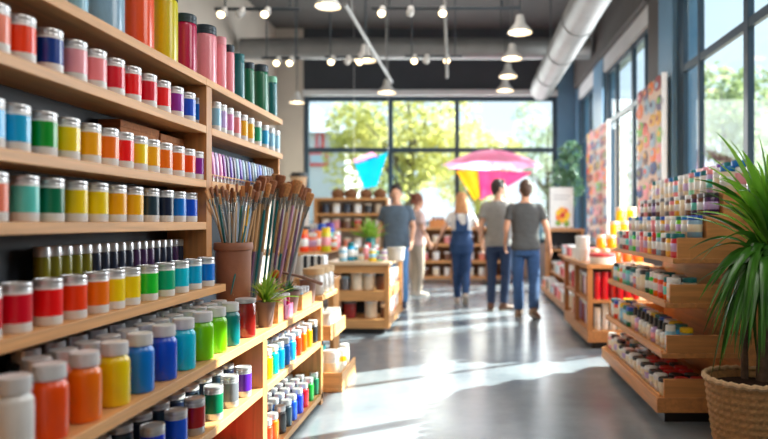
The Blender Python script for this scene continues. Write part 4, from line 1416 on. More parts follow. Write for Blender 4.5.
# on the cabinet: tins and a pyramid of amber jars
r = thing('round_tin', 'wide round white tin with a red lid on the low cabinet corner', 'tin', (1.32, 6.28, CZ))
obj('body', MB().lathe([(0, 0), (.12, 0), (.122, .004), (.122, .075), (0, .075)], 32), WHITE, r)
obj('lid', MB().lathe([(.12, .07), (.126, .071), (.126, .1), (.12, .104), (0, .104)], 32), mat('red_lid', (206, 60, 66), .35, 0, .2), r)
for i, (x, y, z) in enumerate(((1.22, 6.75, 0), (1.23, 6.95, 0), (1.22, 6.75, .13), (1.23, 7.2, 0), (1.23, 6.95, .13))):
    r = put('white_tub', cached(('wt',), lambda: MB().lathe([(0, 0), (.06, 0), (.064, .11), (0, .11)], 24).mesh('tub', WHITE)), None, (x, y, CZ + z))
    tag(r, ['white tub at the bottom of the nearer stack on the cabinet', 'white tub at the bottom of the middle stack on the cabinet', 'white tub on top of the nearer stack on the cabinet', 'lone white tub at the far end of the cabinet top', 'white tub on top of the middle stack on the cabinet'][i], 'tub', 'white tubs on the low cabinet')
    put('lid', cached(('wtl',), lambda: MB().lathe([(.063, .106), (.067, .107), (.067, .127), (.064, .13), (0, .13)], 24).mesh('lid', WHITE)), r)
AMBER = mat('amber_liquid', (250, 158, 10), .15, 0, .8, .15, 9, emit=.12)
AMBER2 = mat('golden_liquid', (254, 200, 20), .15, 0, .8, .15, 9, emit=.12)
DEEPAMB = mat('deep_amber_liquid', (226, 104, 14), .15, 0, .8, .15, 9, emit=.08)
LV = [(0, [1.30, 1.41, 1.52, 1.63, 1.74], 'bottom'), (1, [1.36, 1.47, 1.58, 1.69], 'second'), (2, [1.50, 1.61, 1.72], 'third'), (3, [1.56, 1.67], 'top')]
for lv, xs, nm in LV:
    for i, x in enumerate(xs):
        mm = [DEEPAMB, AMBER, AMBER2, AMBER2][lv]
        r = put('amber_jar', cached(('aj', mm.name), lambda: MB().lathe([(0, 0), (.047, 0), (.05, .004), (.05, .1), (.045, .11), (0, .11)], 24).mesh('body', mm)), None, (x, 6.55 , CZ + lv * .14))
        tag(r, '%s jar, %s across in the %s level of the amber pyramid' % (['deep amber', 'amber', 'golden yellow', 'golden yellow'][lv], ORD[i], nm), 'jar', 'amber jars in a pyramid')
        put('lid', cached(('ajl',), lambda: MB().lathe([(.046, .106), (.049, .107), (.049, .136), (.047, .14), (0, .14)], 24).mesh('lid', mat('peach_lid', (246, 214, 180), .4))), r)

# ================================================================ long low stepped display along the aisle
s = thing('stepped_display', 'long low stepped wooden display running along the aisle behind the dark-shirted man', 'display', (0, 0, 0))
obj('base_tray', MB().box(1.25, 1.85, 8.0, 11.0, .05, .14), HW, s, bevel=.004)
obj('step_board', MB().box(1.42, 1.85, 8.0, 11.0, .36, .4), HW, s, bevel=.004)
obj('step_board', MB().box(1.55, 1.85, 8.0, 11.0, .64, .68), HW, s, bevel=.004)
obj('end_panel', MB().box(1.45, 1.85, 8.0, 8.03, .14, .36).box(1.6, 1.85, 8.0, 8.03, .4, .64), HWZ, s)
obj('end_panel', MB().box(1.45, 1.85, 10.97, 11.0, .14, .36).box(1.6, 1.85, 10.97, 11.0, .4, .64), HWZ, s)
obj('toe_kick', MB().box(1.3, 1.8, 8.05, 10.95, 0, .05), BLACK, s)
for k, (x, z) in enumerate(((1.335, .14), (1.485, .4), (1.66, .68))):
    for i in range(12):
        cc = ['cream', 'salmon', 'white', 'brown', 'rose', 'paleblue', 'cream', 'maroon'][(i * 3 + k * 2) % 8]
        b = put('craft_box', cached(('cbx', cc), lambda: MB().box(-.06, .06, -.09, .09, 0, .15).mesh('box_body', paint(cc, .6, 0), False)), None, (x, 8.2 + i * .235, z), R.uniform(-.08, .08), (1, 1, R.uniform(.9, 1.25)))
        tag(b, '%s craft box, %s along the %s step of the long aisle display' % (NAMES[cc], ORD[i], ['lowest', 'middle', 'top'][k]), 'box', 'craft boxes on the long aisle display')
        put('lid', cached(('cbxl', cc), lambda: MB().box(-.062, .062, -.092, .092, .125, .156).mesh('lid', WHITE if cc != 'white' else paint('rose', .6, 0), False)), b)

# ================================================================ poster table and sign
t = thing('poster_table', 'open wooden table unit carrying the flower poster near the corner', 'table', (0, 0, 0))
TX0, TX1, TY0, TY1, TZ = 1.42, 2.05, 11.3, 11.8, 1.1
obj('top_board', MB().box(TX0 - .02, TX1 + .02, TY0, TY1, TZ - .05, TZ), HW, t, bevel=.004)
obj('shelf_board', MB().box(TX0, TX1, TY0, TY1, .7, .74), HW, t, bevel=.004)
obj('shelf_board', MB().box(TX0, TX1, TY0, TY1, .1, .2), HW, t, bevel=.004)
for x in (TX0, TX1 - .05):
    obj('side_panel', MB().box(x, x + .05, TY0, TY1, 0, TZ - .05), HWZ, t, bevel=.003)
obj('back_board', MB().box(TX0 + .05, TX1 - .05, TY1 - .03, TY1, .2, TZ - .05), DARKPANEL, t)
for i in range(4):
    r = put('bowl', cached(('bowl',), lambda: MB().lathe([(0, 0), (.05, 0), (.08, .07), (.075, .07), (.045, .012), (0, .012)], 22).mesh('bowl', mat('grey_ceramic', (150, 150, 150), .4))), None, (TX0 + .13 + i * .125, TY0 + .12, .74), 0, .72)
    tag(r, 'grey ceramic bowl, %s across on the poster table shelf' % ORD[i], 'bowl', 'bowls on the poster table shelf')
    put('lid', cached(('bowll',), lambda: MB().lathe([(.081, .07), (.06, .1), (.012, .12), (.012, .14), (0, .14)], 20).mesh('lid', mat('dark_ceramic', (66, 66, 70), .4))), r)
pr = thing('flower_poster', 'white poster of a yellow and orange flower standing on a wooden table', 'poster', (1.67, 11.42, TZ))
obj('board', MB().box(-.21, .21, 0, .02, 0.02, .74), mat('poster_white', (240, 240, 238), .5), pr, bevel=.002)
mb = MB()
for i in range(7):
    a = 2 * PI * i / 7
    cx, cz = .02 + .075 * math.cos(a), .24 + .085 * math.sin(a)
    mb.ellipsoid((cx, -.002, cz), (.06, .003, .066), 14, 8, i % 3)
mb.ellipsoid((.02, -.004, .24), (.05, .004, .05), 14, 8, 3)
mb.ellipsoid((-.06, -.002, .1), (.05, .003, .05), 12, 6, 4)
mb.ellipsoid((.09, -.002, .09), (.05, .003, .06), 12, 6, 4)
obj('flower_print', mb, [mat('print_yellow', (252, 206, 30)), mat('print_orange', (246, 130, 30)), mat('print_gold', (250, 180, 40)), mat('print_red', (220, 60, 40)), mat('print_green', (130, 170, 60))], pr)
mb = MB()
for k in range(2):
    mb.box(-.15, .15 - .05 * k, -.001, .001, .58 - k * .06, .6 - k * .06)
obj('grey_line', mb, mat('print_grey', (190, 190, 190)), pr)
obj('foot', MB().box(-.16, .16, -.05, .1, 0, .02), HW, pr, bevel=.003)

# ================================================================ picture boards on the window wall
SW = [mat('swatch_' + c_, C[c_], .6, 0, 0) for c_ in ('orange', 'vermilion', 'navy', 'maroon', 'lime', 'gold', 'plum', 'brown', 'rose', 'steelblue', 'salmon', 'olive')]


def board(y0, y1, z0, z1, label, seed, cols):
    rr = random.Random(seed)
    x = XR - .1
    b = thing('picture_board', label, 'board', (x, (y0 + y1) / 2, z0))
    h = (y1 - y0) / 2
    obj('panel', MB().box(0, .05, -h, h, 0, z1 - z0), mat('board_cream', (222, 190, 165), .6), b, bevel=.003)
    obj('edge_strip', MB().box(-.012, .05, -h - .03, -h, 0, z1 - z0 + .02), mat('board_edge', (196, 190, 184), .6), b)
    rows = max(4, int((z1 - z0) / .19))
    mb = MB()
    for j in range(rows):
        zc = (j + .5) * (z1 - z0) / rows
        for i in range(cols):
            yc = -h + (i + .5 + rr.uniform(-.2, .2)) * 2 * h / cols
            w = h / cols * rr.uniform(.85, 1.25)
            hh = (z1 - z0) / rows * rr.uniform(.36, .56)
            mi = rr.randrange(12) if j > rows * .3 else rr.choice([2, 3, 6, 7, 8, 9])
            mb.ellipsoid((-.002, yc, zc + rr.uniform(-.04, .04)), (.006, w, hh), 12, 6, mi)
            mb.ellipsoid((-.005, yc + w * .2, zc + hh * .2), (.006, w * .45, hh * .45), 10, 6, rr.randrange(12))
    obj('picture_print', mb, SW, b)


board(7.42, 8.5, .95, 2.93, 'tall picture board of bright blotches, nearer one on the window wall', 3, 4)
board(10.35, 12.1, .95, 2.86, 'tall picture board of reddish blotches, farther one on the window wall', 9, 6)

# ================================================================ big dracaena in a wicker pot
p = thing('potted_plant', 'big long-leaved dracaena in a woven wicker basket pot', 'plant', (1.47, 3.33, 0))
PX = 1.47
WICK = mat('wicker', (190, 142, 90), .65, 0, 0, .22, 50, bump=.35, bscale=160)
mb = MB()
segs, nr, H = 132, 44, .41
vs, fs = [], []
for j in range(nr + 1):
    z = H * j / nr
    t = j / nr
    r0 = .165 + .06 * t ** .8
    for i in range(segs):
        a = 2 * PI * i / segs
        wv = math.sin(a * segs / 4 + (PI if (j // 2) % 2 else 0)) * .005 + (.003 if (j // 2) % 2 else -.003)
        vs.append(((r0 + wv) * math.cos(a), (r0 + wv) * math.sin(a), z))
for j in range(nr):
    for i in range(segs):
        i2 = (i + 1) % segs
        fs.append((j * segs + i, j * segs + i2, (j + 1) * segs + i2, (j + 1) * segs + i))
mb.add(vs, fs)
mb.lathe([(0, .004), (.165, .004), (.165, 0), (0, 0)], 40)
mb.lathe([(.222, H - .002), (.2, H - .03), (.19, H - .1)], 60)
obj('basket_pot', mb, WICK, p, angle=70)
rim = MB()
pts = [(.226 * math.cos(a), .226 * math.sin(a), H + .003 * math.sin(a * 26)) for a in [2 * PI * i / 156 for i in range(157)]]
rim.tube(pts, [.0145 + .0018 * math.sin(2 * PI * i / 156 * 52) for i in range(157)], 8, cap=False)
obj('braided_rim', rim, mat('wicker_rim', (206, 170, 128), .65, 0, 0, .2, 60, bump=.3), p)
mb = MB()
mb.lathe([(.206, H - .045), (.15, H - .03), (.08, H - .022), (0, H - .02)], 30)
obj('soil', mb, SOIL, p)
BARK = mat('trunk_bark', (96, 76, 60), .8, 0, 0, .25, 30, bump=.6)
tx, ty = .075, .03
obj('trunk', MB().tube([(tx, ty, H - .06), (tx + .005, ty, .6), (tx + .02, ty + .01, .8), (tx + .03, ty, 1.0), (tx + .03, ty, 1.12)], [.034, .03, .027, .025, .018], 14), BARK, p)
obj('trunk', MB().tube([(tx - .07, ty + .05, H - .06), (tx - .07, ty + .055, .6), (tx - .06, ty + .05, .78)], [.02, .017, .012], 12), BARK, p)
DRA = leaf_mat('dracaena_leaf', (34, 82, 30), (78, 140, 44), .22, .28, 5)
DRAL = leaf_mat('dracaena_young_leaf', (96, 160, 40), (150, 200, 70), .4, .3, 5)
rl = random.Random(21)
mb = MB()


def px_leaf(o, tip, w, bend, mi):
    o, tip = Vector(o), Vector(tip)
    d = tip - o
    az = math.atan2(d.y, d.x)
    hl = math.hypot(d.x, d.y)
    ctrl = o + Vector((d.x * .35, d.y * .35, max(d.z, 0) * .6 + bend))
    pts = []
    n = 9
    for i in range(n + 1):
        t = i / n
        pts.append(o * (1 - t) ** 2 + ctrl * 2 * t * (1 - t) + tip * t * t)
    side = Vector((-math.sin(az), math.cos(az), 0))
    tw = rl.uniform(-.9, .9)
    vs, fs = [], []
    for i, q in enumerate(pts):
        t = i / n
        tg = (pts[min(i + 1, n)] - pts[max(i - 1, 0)]).normalized()
        sd = (Matrix.Rotation(tw, 3, tg) @ (side - tg * side.dot(tg))).normalized()
        nm = tg.cross(sd)
        ww = w * (.55 + 1.5 * t if t < .3 else 1 - ((t - .3) / .7) ** 2 * .97)
        vs += [q + sd * ww / 2 + nm * ww * .18, q, q - sd * ww / 2 + nm * ww * .18]
    for i in range(n):
        a = i * 3
        fs += [(a, a + 1, a + 4, a + 3), (a + 1, a + 2, a + 5, a + 4)]
    mb.add(vs, fs, mi)


top = Vector((tx + .05, ty, 1.05))
for i in range(42):       # upper crown, rising and arching
    az = rl.uniform(0, 2 * PI)
    el = rl.uniform(.5, 1.45)
    L = rl.uniform(.42, .66)
    o = top + Vector((rl.uniform(-.015, .015), rl.uniform(-.015, .015), rl.uniform(-.06, .05)))
    tip = o + Vector((math.cos(az) * math.cos(el) * L, math.sin(az) * math.cos(el) * L, math.sin(el) * L - .1 * math.cos(el)))
    px_leaf(o, tip, rl.uniform(.034, .048), rl.uniform(.05, .16), 1 if el > .9 or rl.random() < .4 else 0)
for px, py, dy in ((715, 131, -.05), (700, 152, .1), (705, 165, -.1), (728, 138, .1), (742, 150, -.15), (758, 133, -.05), (701, 188, -.1), (712, 205, .05), (697, 212, -.15), (775, 128, .0), (722, 178, -.2)):
    q = at(px, py, 3.36 + dy) - Vector((PX, 3.33, 0))
    px_leaf(top + Vector((0, 0, rl.uniform(-.06, .02))), q, .05, .1 if py < 170 else .12, 1)
for i in range(70):       # lower crowns, arching out and hanging
    lvl = rl.random()
    o = Vector((tx + .02, ty, .86 + .2 * lvl)) if rl.random() < .75 else Vector((tx - .06, ty + .05, .78))
    az = rl.uniform(0, 2 * PI)
    hr = rl.uniform(.1, .3)
    L = rl.uniform(.25, .46)
    tip = o + Vector((math.cos(az) * hr, math.sin(az) * hr, -L * rl.uniform(.55, 1.0)))
    px_leaf(o, tip, rl.uniform(.032, .044), rl.uniform(.14, .26), 0)
for px, py, dy in ((690, 262, -.05), (688, 250, .05), (694, 285, -.1), (699, 300, 0), (705, 318, -.1), (712, 335, -.12), (716, 352, -.1), (722, 362, -.15), (738, 360, -.2), (748, 352, -.25), (730, 345, -.2), (709, 290, -.1), (718, 305, -.2), (745, 330, -.25), (762, 340, -.25), (700, 262, -.2), (764, 358, -.2)):
    q = at(px, py, 3.33 + dy) - Vector((PX, 3.33, 0))
    o = Vector((tx + .02, ty, rl.uniform(.9, 1.06)))
    px_leaf(o, q, .046, rl.uniform(.16, .24), 0)
obj('foliage', mb, [DRA, DRAL], p, angle=80)
# ================================================================ stepped stand behind the second shelving unit
s = thing('stepped_stand', 'small stepped wooden stand of white packs just past the second shelving unit', 'stand', (0, 0, 0))
for (x1, zs, zb, lip) in ((-.9, .03, 0.002, .11), (-.98, .40, .37, .075), (-1.04, .69, .655, .0)):
    obj('shelf_board', MB().box(-1.38, x1, 4.58, 5.12, zb, zs), OAK, s, bevel=.003)
    if lip:
        obj('front_lip', MB().box(x1 - .015, x1, 4.58, 5.12, zs, zs + lip), OAK, s, bevel=.002)
        obj('end_board', MB().box(-1.38, x1 - .016, 4.58, 4.596, zs, zs + lip), OAKX, s, bevel=.002)
obj('back_panel', MB().box(-1.41, -1.38, 4.58, 5.12, 0, .7), OAKZ, s)
for i in range(8):
    r = put('white_pack', cached(('wp',), lambda: MB().rings([(0, 0, 0, .046, .04), (0, 0, .015, .052, .046), (0, 0, .07, .054, .044), (0, 0, .11, .052, .03), (0, 0, .13, .05, .008), (0, 0, .15, .052, .005)], 18).mesh('pack', mat('white_paper', (236, 234, 230), .6, 0, 0, .06, 14, bump=.3))), None, (-1.055 - .13 * (i % 2), 4.67 + .12 * (i // 2), .40), R.uniform(-.4, .4))
    tag(r, 'white paper pack in the %s row, %s from the near end of the stepped stand' % (['front', 'rear'][i % 2], ORD[i // 2]), 'pack', 'white packs on the stepped stand')
    put('sticker', cached(('wps',), lambda: MB().box(-.025, .025, -.047, -.045, .035, .08).mesh('sticker', paint('steelblue', .6, 0), False)), r)
for i, (cx, cy, c_, kind, cap_, sc_) in enumerate(((-1.0, 4.68, 'white', 'tub', 'white', (1.4, 1.4, 3.0)), (-.96, 4.86, 'gold', 'can', 'white', (1.1, 1.1, 1.35)), (-.97, 5.02, 'white', 'can', 'white', (1.2, 1.2, 1.4)), (-1.16, 4.7, 'paleblue', 'tub', 'white', (1.4, 1.4, 2.4)), (-1.13, 4.9, 'turquoise', 'can', 'teal', (1.3, 1.3, 1.5)))):
    small_jar((cx, cy, .03), c_, cap_, ['tall white tub at the near front corner of the floor-level tray', 'yellow can with white cap in the floor-level tray', 'white can at the far end of the floor-level tray', 'pale blue tub behind the tall white tub in the tray', 'turquoise can at the rear of the floor-level tray'][i], 'containers in the floor-level tray', sc_, kind)
for i in range(3):
    r = put('kraft_jar', cached(('kj',), lambda: MB().lathe([(0, 0), (.055, 0), (.06, .005), (.06, .1), (.05, .115), (.05, .12), (0, .12)], 26).mesh('body', mat('cloudy_glass', (186, 176, 164), .2, 0, .6, .15, 20))), None, (-1.125, 4.67 + i * .17, .69), 0, (1.25, 1.25, 1.25))
    tag(r, 'cloudy glass jar with a wide kraft lid, %s along the top of the stepped stand' % ORD[i], 'jar', 'kraft-lidded jars on the stepped stand')
    put('lid', cached(('kjl',), lambda: MB().lathe([(.05, .118), (.062, .119), (.062, .15), (.058, .154), (0, .154)], 26).mesh('lid', mat('kraft_lid', (206, 170, 126), .7))), r)

# ================================================================ island table
t = thing('island_table', 'wooden island table with open shelves in the middle of the shop', 'table', (0, 0, 0))
IX0, IX1, IY0, IY1, IZ = -1.52, -.86, 6.95, 8.35, .785
W1 = wood('island_wood', (214, 156, 98), 'X')
W1Z = wood('island_wood_upright', (208, 148, 90), 'Z')
WTOP = wood('island_top', (232, 200, 162), 'X', .35, .08)
obj('top_board', MB().box(IX0 - .05, IX1 + .02, IY0 - .03, IY1 + .03, IZ - .035, IZ), WTOP, t, bevel=.004)
obj('apron', MB().box(IX0 + .01, IX1 - .01, IY0 + .006, IY0 + .03, IZ - .12, IZ - .036), W1, t)
obj('shelf_board', MB().box(IX0 + .03, IX1 - .004, IY0 + .004, IY1 - .004, .36, .47), W1, t, bevel=.003)
obj('base_board', MB().box(IX0 + .03, IX1 - .004, IY0 + .004, IY1 - .004, .062, .16), W1, t, bevel=.003)
obj('toe_kick', MB().box(IX0 + .06, IX1 - .05, IY0 + .05, IY1 - .05, 0, .06), BLACK, t)
for x, y in ((IX0, IY0), (IX1 - .05, IY0), (IX0, IY1 - .05), (IX1 - .05, IY1 - .05)):
    obj('leg', MB().box(x, x + .055, y, y + .05, .06, IZ - .035), W1Z, t, bevel=.003)
obj('back_board', MB().box(IX0 + .05, IX1 - .1, IY0 + .5, IY0 + .52, .16, IZ - .1), DARKPANEL, t)
obj('side_panel', MB().box(IX0, IX0 + .02, IY0 + .05, IY1 - .05, .06, IZ - .05), W1Z, t)
def crock(loc, c_, lidc, label, group, s):
    r = put('storage_jar', cached(('crk', c_), lambda: MB().lathe([(0, 0), (.05, 0), (.055, .004), (.055, .12), (.05, .13), (0, .13)], 24).mesh('body', mat('crock_' + c_, C[c_], .35, 0, .3))), None, loc, 0, s)
    tag(r, label, 'storage jar', group)
    put('lid', cached(('crkl', lidc), lambda: MB().lathe([(.05, .126), (.057, .127), (.057, .15), (.053, .154), (0, .154)], 24).mesh('lid', mat('crocklid_' + lidc, C[lidc], .4))), r)
    return r


for i, (px, c_, l_, s_) in enumerate(((345, 'grey', 'steelblue', 1.0), (357, 'cream', 'cream', 1.25), (369.5, 'cream', 'white', 1.2), (382, 'brown', 'charcoal', 1.2))):
    q = at(px, 290, IY0 + .14)
    crock((q.x, q.y, .47), c_, l_, ['grey jar with pale blue lid, upper shelf of the island table', 'cream lidded jar, second on the upper shelf of the island', 'beige jar with white lid, third on the upper shelf of the island', 'dark brown jar, last on the upper shelf of the island'][i], 'storage jars on the island upper shelf', s_)
for i, (px, c_, l_, s_) in enumerate(((350, 'maroon', 'grey', 1.25), (371, 'cream', 'white', 1.25), (385, 'brown', 'cream', .95))):
    q = at(px, 320, IY0 + .15)
    crock((q.x, q.y, .16), c_, l_, ['dark red jar with grey lid on the bottom island shelf', 'big beige jar with white lid on the bottom island shelf', 'small brown jar with cream lid on the bottom island shelf'][i], 'storage jars on the island bottom shelf', s_)
for i in range(5):
    for z, nm in ((.47, 'upper'), (.16, 'bottom')):
        c_ = ['white', 'paleblue', 'rose', 'cream', 'white'][i]
        crock((IX1 - .1, IY0 + .5 + i * .19, z), c_, 'white', '%s jar, %s from the near end along the %s island shelf facing the aisle' % (NAMES[c_], ORD[i], nm), 'jars on the island aisle side', 1.1)
# on the table top: (px, y, kind)
TOPI = [(343, 7.1, 'jar', 'paleblue', 'white', 1.3, 'pale blue jar with white cap at the near corner of the island top'),
        (351, 7.2, 'can', 'turquoise', 'teal', 1.25, 'turquoise spray can on the island top'),
        (355, 7.35, 'can', 'teal', 'white', 1.1, 'teal spray can with white cap on the island top'),
        (361, 7.15, 'tub', 'white', 'white', .9, 'small white tub on the island top'),
        (366, 7.5, 'can', 'rose', 'white', 1.0, 'rose spray can with white cap on the island top'),
        (372.5, 7.12, 'jar', 'yellow', 'white', 1.2, 'yellow jar with white cap at the front of the island top'),
        (376, 7.5, 'can', 'magenta', 'white', 1.0, 'magenta spray can with white cap on the island top'),
        (380, 7.2, 'tub', 'mint', 'white', .85, 'mint tub on the island top'),
        (384, 7.4, 'jar', 'lilac', 'white', 1.0, 'lilac jar with white cap on the island top'),
        (368, 7.75, 'can', 'crimson', 'red', 1.1, 'crimson spray can at the rear of the island top')]
for px, y, kind, c_, cap_, s_, lab in TOPI:
    q = at(px, 255, y)
    small_jar((q.x, y, IZ), c_, cap_, lab, 'containers on the island top', s_, kind)
q = at(396, 255, 7.2)
r = thing('ceramic_pot', 'empty pale grey ceramic pot at the aisle corner of the island top', 'pot', (q.x, 7.2, IZ))
obj('pot_body', MB().lathe([(0, 0), (.08, 0), (.09, .01), (.098, .13), (.09, .13), (.08, .02), (0, .02)], 28), mat('pale_ceramic', (204, 198, 190), .5, 0, .1, .1, 12), r)
obj('rim', MB().lathe([(.089, .126), (.1, .126), (.104, .133), (.104, .148), (.098, .152), (.088, .15)], 28), mat('pale_ceramic', (204, 198, 190), .5), r)
q = at(370, 245, 7.85)
p = thing('potted_plant', 'light green leafy plant in a teal vase on the island table', 'plant', (q.x, 7.85, IZ))
obj('vase', MB().lathe([(0, 0), (.06, 0), (.075, .05), (.078, .16), (.066, .22), (.07, .245), (.06, .245), (.06, .2), (0, .2)], 26), mat('teal_glaze', (30, 122, 124), .25, 0, .4), p)
mb = MB()
for i in range(60):
    strip_leaf(mb, (R.uniform(-.03, .03), R.uniform(-.03, .03), .2), R.uniform(0, 2 * PI), R.uniform(.5, 1.5), R.uniform(.22, .36), .03, R.uniform(.3, 1.1))
obj('foliage', mb, leaf_mat('light_leaf', (120, 176, 50), (170, 212, 90), .35), p)

# ================================================================ side table on the beige-wall side, with bright tins
t = thing('side_table', 'low wooden table of orange and yellow tins behind the brush bundle', 'table', (0, 0, 0))
obj('top_board', MB().box(-2.75, -1.78, 7.5, 9.4, .82, .86), W1, t, bevel=.004)
obj('shelf_board', MB().box(-2.7, -1.83, 7.55, 9.35, .4, .43), W1, t, bevel=.004)
for x in (-2.74, -1.85):
    for y in (7.52, 9.32):
        obj('leg', MB().box(x, x + .06, y, y + .06, 0, .82), W1Z, t, bevel=.003)
SIDE = [(304, 7.7, 'can', 'vermilion', 'orange', 1.6, 'red-orange can at the near edge of the side table'), (311, 7.9, 'jar', 'salmon', 'white', 1.9, 'salmon jar with white cap on the side table'), (318, 8.1, 'can', 'orange', 'orange', 1.5, 'orange can on the side table'),
        (326, 7.8, 'can', 'chartreuse', 'yellow', 1.75, 'tall yellow-green can on the side table'), (333, 8.2, 'jar', 'orange', 'white', 1.5, 'orange jar with white lid on the side table'), (337, 8.6, 'can', 'rose', 'white', 1.4, 'rose can with white cap on the side table'),
        (322, 8.9, 'can', 'violet', 'cobalt', 2.0, 'tall violet can at the rear of the side table'), (330, 9.1, 'can', 'cobalt', 'violet', 2.1, 'tall cobalt blue can at the rear of the side table'), (314, 9.0, 'can', 'lilac', 'white', 2.0, 'tall lilac can at the rear of the side table'), (307, 8.7, 'can', 'ink', 'charcoal', 1.8, 'navy can with black cap on the side table')]
for px, y, kind, c_, cap_, s_, lab in SIDE:
    q = at(px, 255, y)
    small_jar((q.x, y, .86), c_, cap_, lab, 'bright tins on the side table', s_, kind)
q = at(316, 240, 8.4)
b = small_box('wooden_crate', 'pale wooden crate on the side table among the bright tins', 'crate', q.x - .16, q.x + .12, 8.35, 8.62, .86, .22, W1, .012)
# striped books standing on the stepped stand side
for i in range(7):
    c_ = ['white', 'charcoal'][i % 2]
    q = at(304 + i * 3.4, 262, 5.9)
    r = put('notebook', cached(('nb', c_), lambda: MB().box(-.0145, .0145, -.08, .08, 0, .2).mesh('cover', paint(c_, .6, 0), False)), None, (q.x, 5.9, .712))
    tag(r, '%s notebook, %s in the striped row by the brush bundle' % (['white', 'black'][i % 2], ORD[i]), 'notebook', 'black and white notebooks in a row')
    put('pages', cached(('nbp',), lambda: MB().box(-.011, .011, -.078, .078, .2, .202).mesh('pages', WHITE, False)), r)
t = thing('notebook_stand', 'narrow wooden stand under the row of black and white notebooks', 'stand', (0, 0, 0))
obj('top_board', MB().box(-1.56, -1.2, 5.76, 6.04, .68, .712), W1, t, bevel=.003)
for x in (-1.55, -1.25):
    obj('leg', MB().box(x, x + .04, 5.78, 6.02, 0, .68), W1Z, t, bevel=.003)

# ================================================================ back shelves with baskets
t = thing('back_shelf', 'wooden wall shelf with round baskets on top at the back of the shop', 'shelving', (0, 0, 0))
BX0, BX1, BY0, BY1 = -2.75, -1.5, 11.6, 12.0
for z in (1.66, 1.38, 1.1, .75, .4, .12):
    obj('shelf_board', MB().box(BX0, BX1, BY0, BY1, z - .05, z), W1, t, bevel=.003)
for x in (BX0 - .05, BX1):
    obj('side_panel', MB().box(x, x + .05, BY0, BY1, 0, 1.66), W1Z, t, bevel=.003)
obj('back_board', MB().box(BX0, BX1, BY1 - .03, BY1 - .001, .12, 1.61), mat('pale_back', (206, 192, 176), .6), t)
for i, px in enumerate((338, 351, 366, 380)):
    q = at(px, 190, 11.75)
    r = thing('round_basket', 'brown round lidded basket, %s across on top of the back shelf' % ORD[i], 'basket', (q.x, 11.75, 1.66), 0, 'round baskets on the back shelf')
    BASK = mat('brown_basket', (138, 92, 58), .8, 0, 0, .25, 60, bump=.5)
    obj('basket_body', MB().lathe([(0, 0), (.09, 0), (.115, .04), (.118, .08), (0, .08)], 26), BASK, r)
    obj('lid', MB().lathe([(.122, .075), (.122, .09), (.1, .135), (.05, .165), (.015, .172), (.015, .185), (0, .187)], 26), BASK, r)
for k, z in enumerate((1.38, 1.1, .75)):
    for i in range(6):
        c_ = [['ink', 'white', 'ink', 'white', 'charcoal', 'cream'], ['white', 'rose', 'brown', 'crimson', 'cream', 'white'], ['cream', 'white', 'salmon', 'white', 'gold', 'cream']][k][i]
        crock((BX0 + .14 + i * .195, BY0 + .15, z), c_, 'cream' if c_ != 'ink' else 'charcoal', '%s jar, %s across on the %s shelf under the round baskets' % (NAMES[c_], ORD[i], ['first', 'second', 'third'][k]), 'jars on the back shelf', (1.25, 1.25, 1.15))
# grey display bin near the beige wall
t = thing('cup_stand', 'pale pedestal beside the beige wall carrying a dark-lidded cup', 'stand', (-2.62, 9.9, 0))
obj('column', MB().lathe([(0, 0), (.2, 0), (.2, .03), (.16, .05), (.16, 1.66), (.2, 1.68), (.2, 1.72), (0, 1.72)], 28), WALLBEIGE, t)
t = thing('takeaway_cup', 'beige takeaway cup with a black lid beyond the brush bundle', 'cup', (-2.62, 9.9, 1.72))
obj('cup_body', MB().lathe([(0, 0), (.1, 0), (.13, .2), (0, .2)], 26), mat('kraft_cup', (206, 168, 128), .6), t)
obj('lid', MB().lathe([(.13, .195), (.138, .2), (.138, .225), (.115, .23), (.11, .26), (0, .262)], 26), BLACK, t)

# ================================================================ counter along the back window
t = thing('back_counter', 'open wooden counter below the back window behind the walking woman', 'counter', (0, 0, 0))
KX0, KX1, KY0, KY1, KZ = -1.05, 1.15, 13.0, 13.5, 1.12
obj('top_board', MB().box(KX0 - .03, KX1 + .03, KY0 - .03, KY1, KZ - .06, KZ), W1, t, bevel=.004)
for z in (.78, .44, .12):
    obj('shelf_board', MB().box(KX0, KX1, KY0, KY1, z - .06, z), W1, t, bevel=.003)
for x in (KX0, -.34, .37, KX1 - .05):
    obj('divider_panel', MB().box(x, x + .05, KY0, KY1, 0, KZ - .06), W1Z, t, bevel=.003)
obj('back_board', MB().box(KX0, KX1, KY1 - .02, KY1, .1, KZ - .06), mat('tan_board', (150, 104, 66), .6), t)
for k, z in enumerate((.78, .44, .12)):
    for i in range(9):
        if i in (3, 6):
            continue
        c_ = ['white', 'cream', 'rose', 'white', 'brown', 'cream', 'white', 'salmon', 'cream'][(i + k * 2) % 9]
        crock((KX0 + .16 + i * .235, KY0 + .15, z), c_, 'white', '%s jar, %s across on the %s shelf of the counter below the back window' % (NAMES[c_], ORD[i if i < 3 else i - 1 if i < 6 else i - 2], ['upper', 'middle', 'lower'][k]), 'jars in the back counter', (1.3, 1.3, 1.1))
q = at(438, 215, 13.2)
b = small_box('wooden_crate', 'small brown wooden crate on the counter below the back window', 'crate', q.x - .17, q.x + .17, 13.05, 13.3, KZ, .15, BROWNWOOD, .015)
for i in range(3):
    crock((q.x - .09 + i * .09, 13.18, KZ + .016), ['brown', 'maroon', 'brown'][i], 'brown', '%s jar in the small crate on the back counter, %s across' % (['brown', 'maroon', 'brown'][i], ORD[i]), 'jars in the small crate', (.7, .7, 1.2))

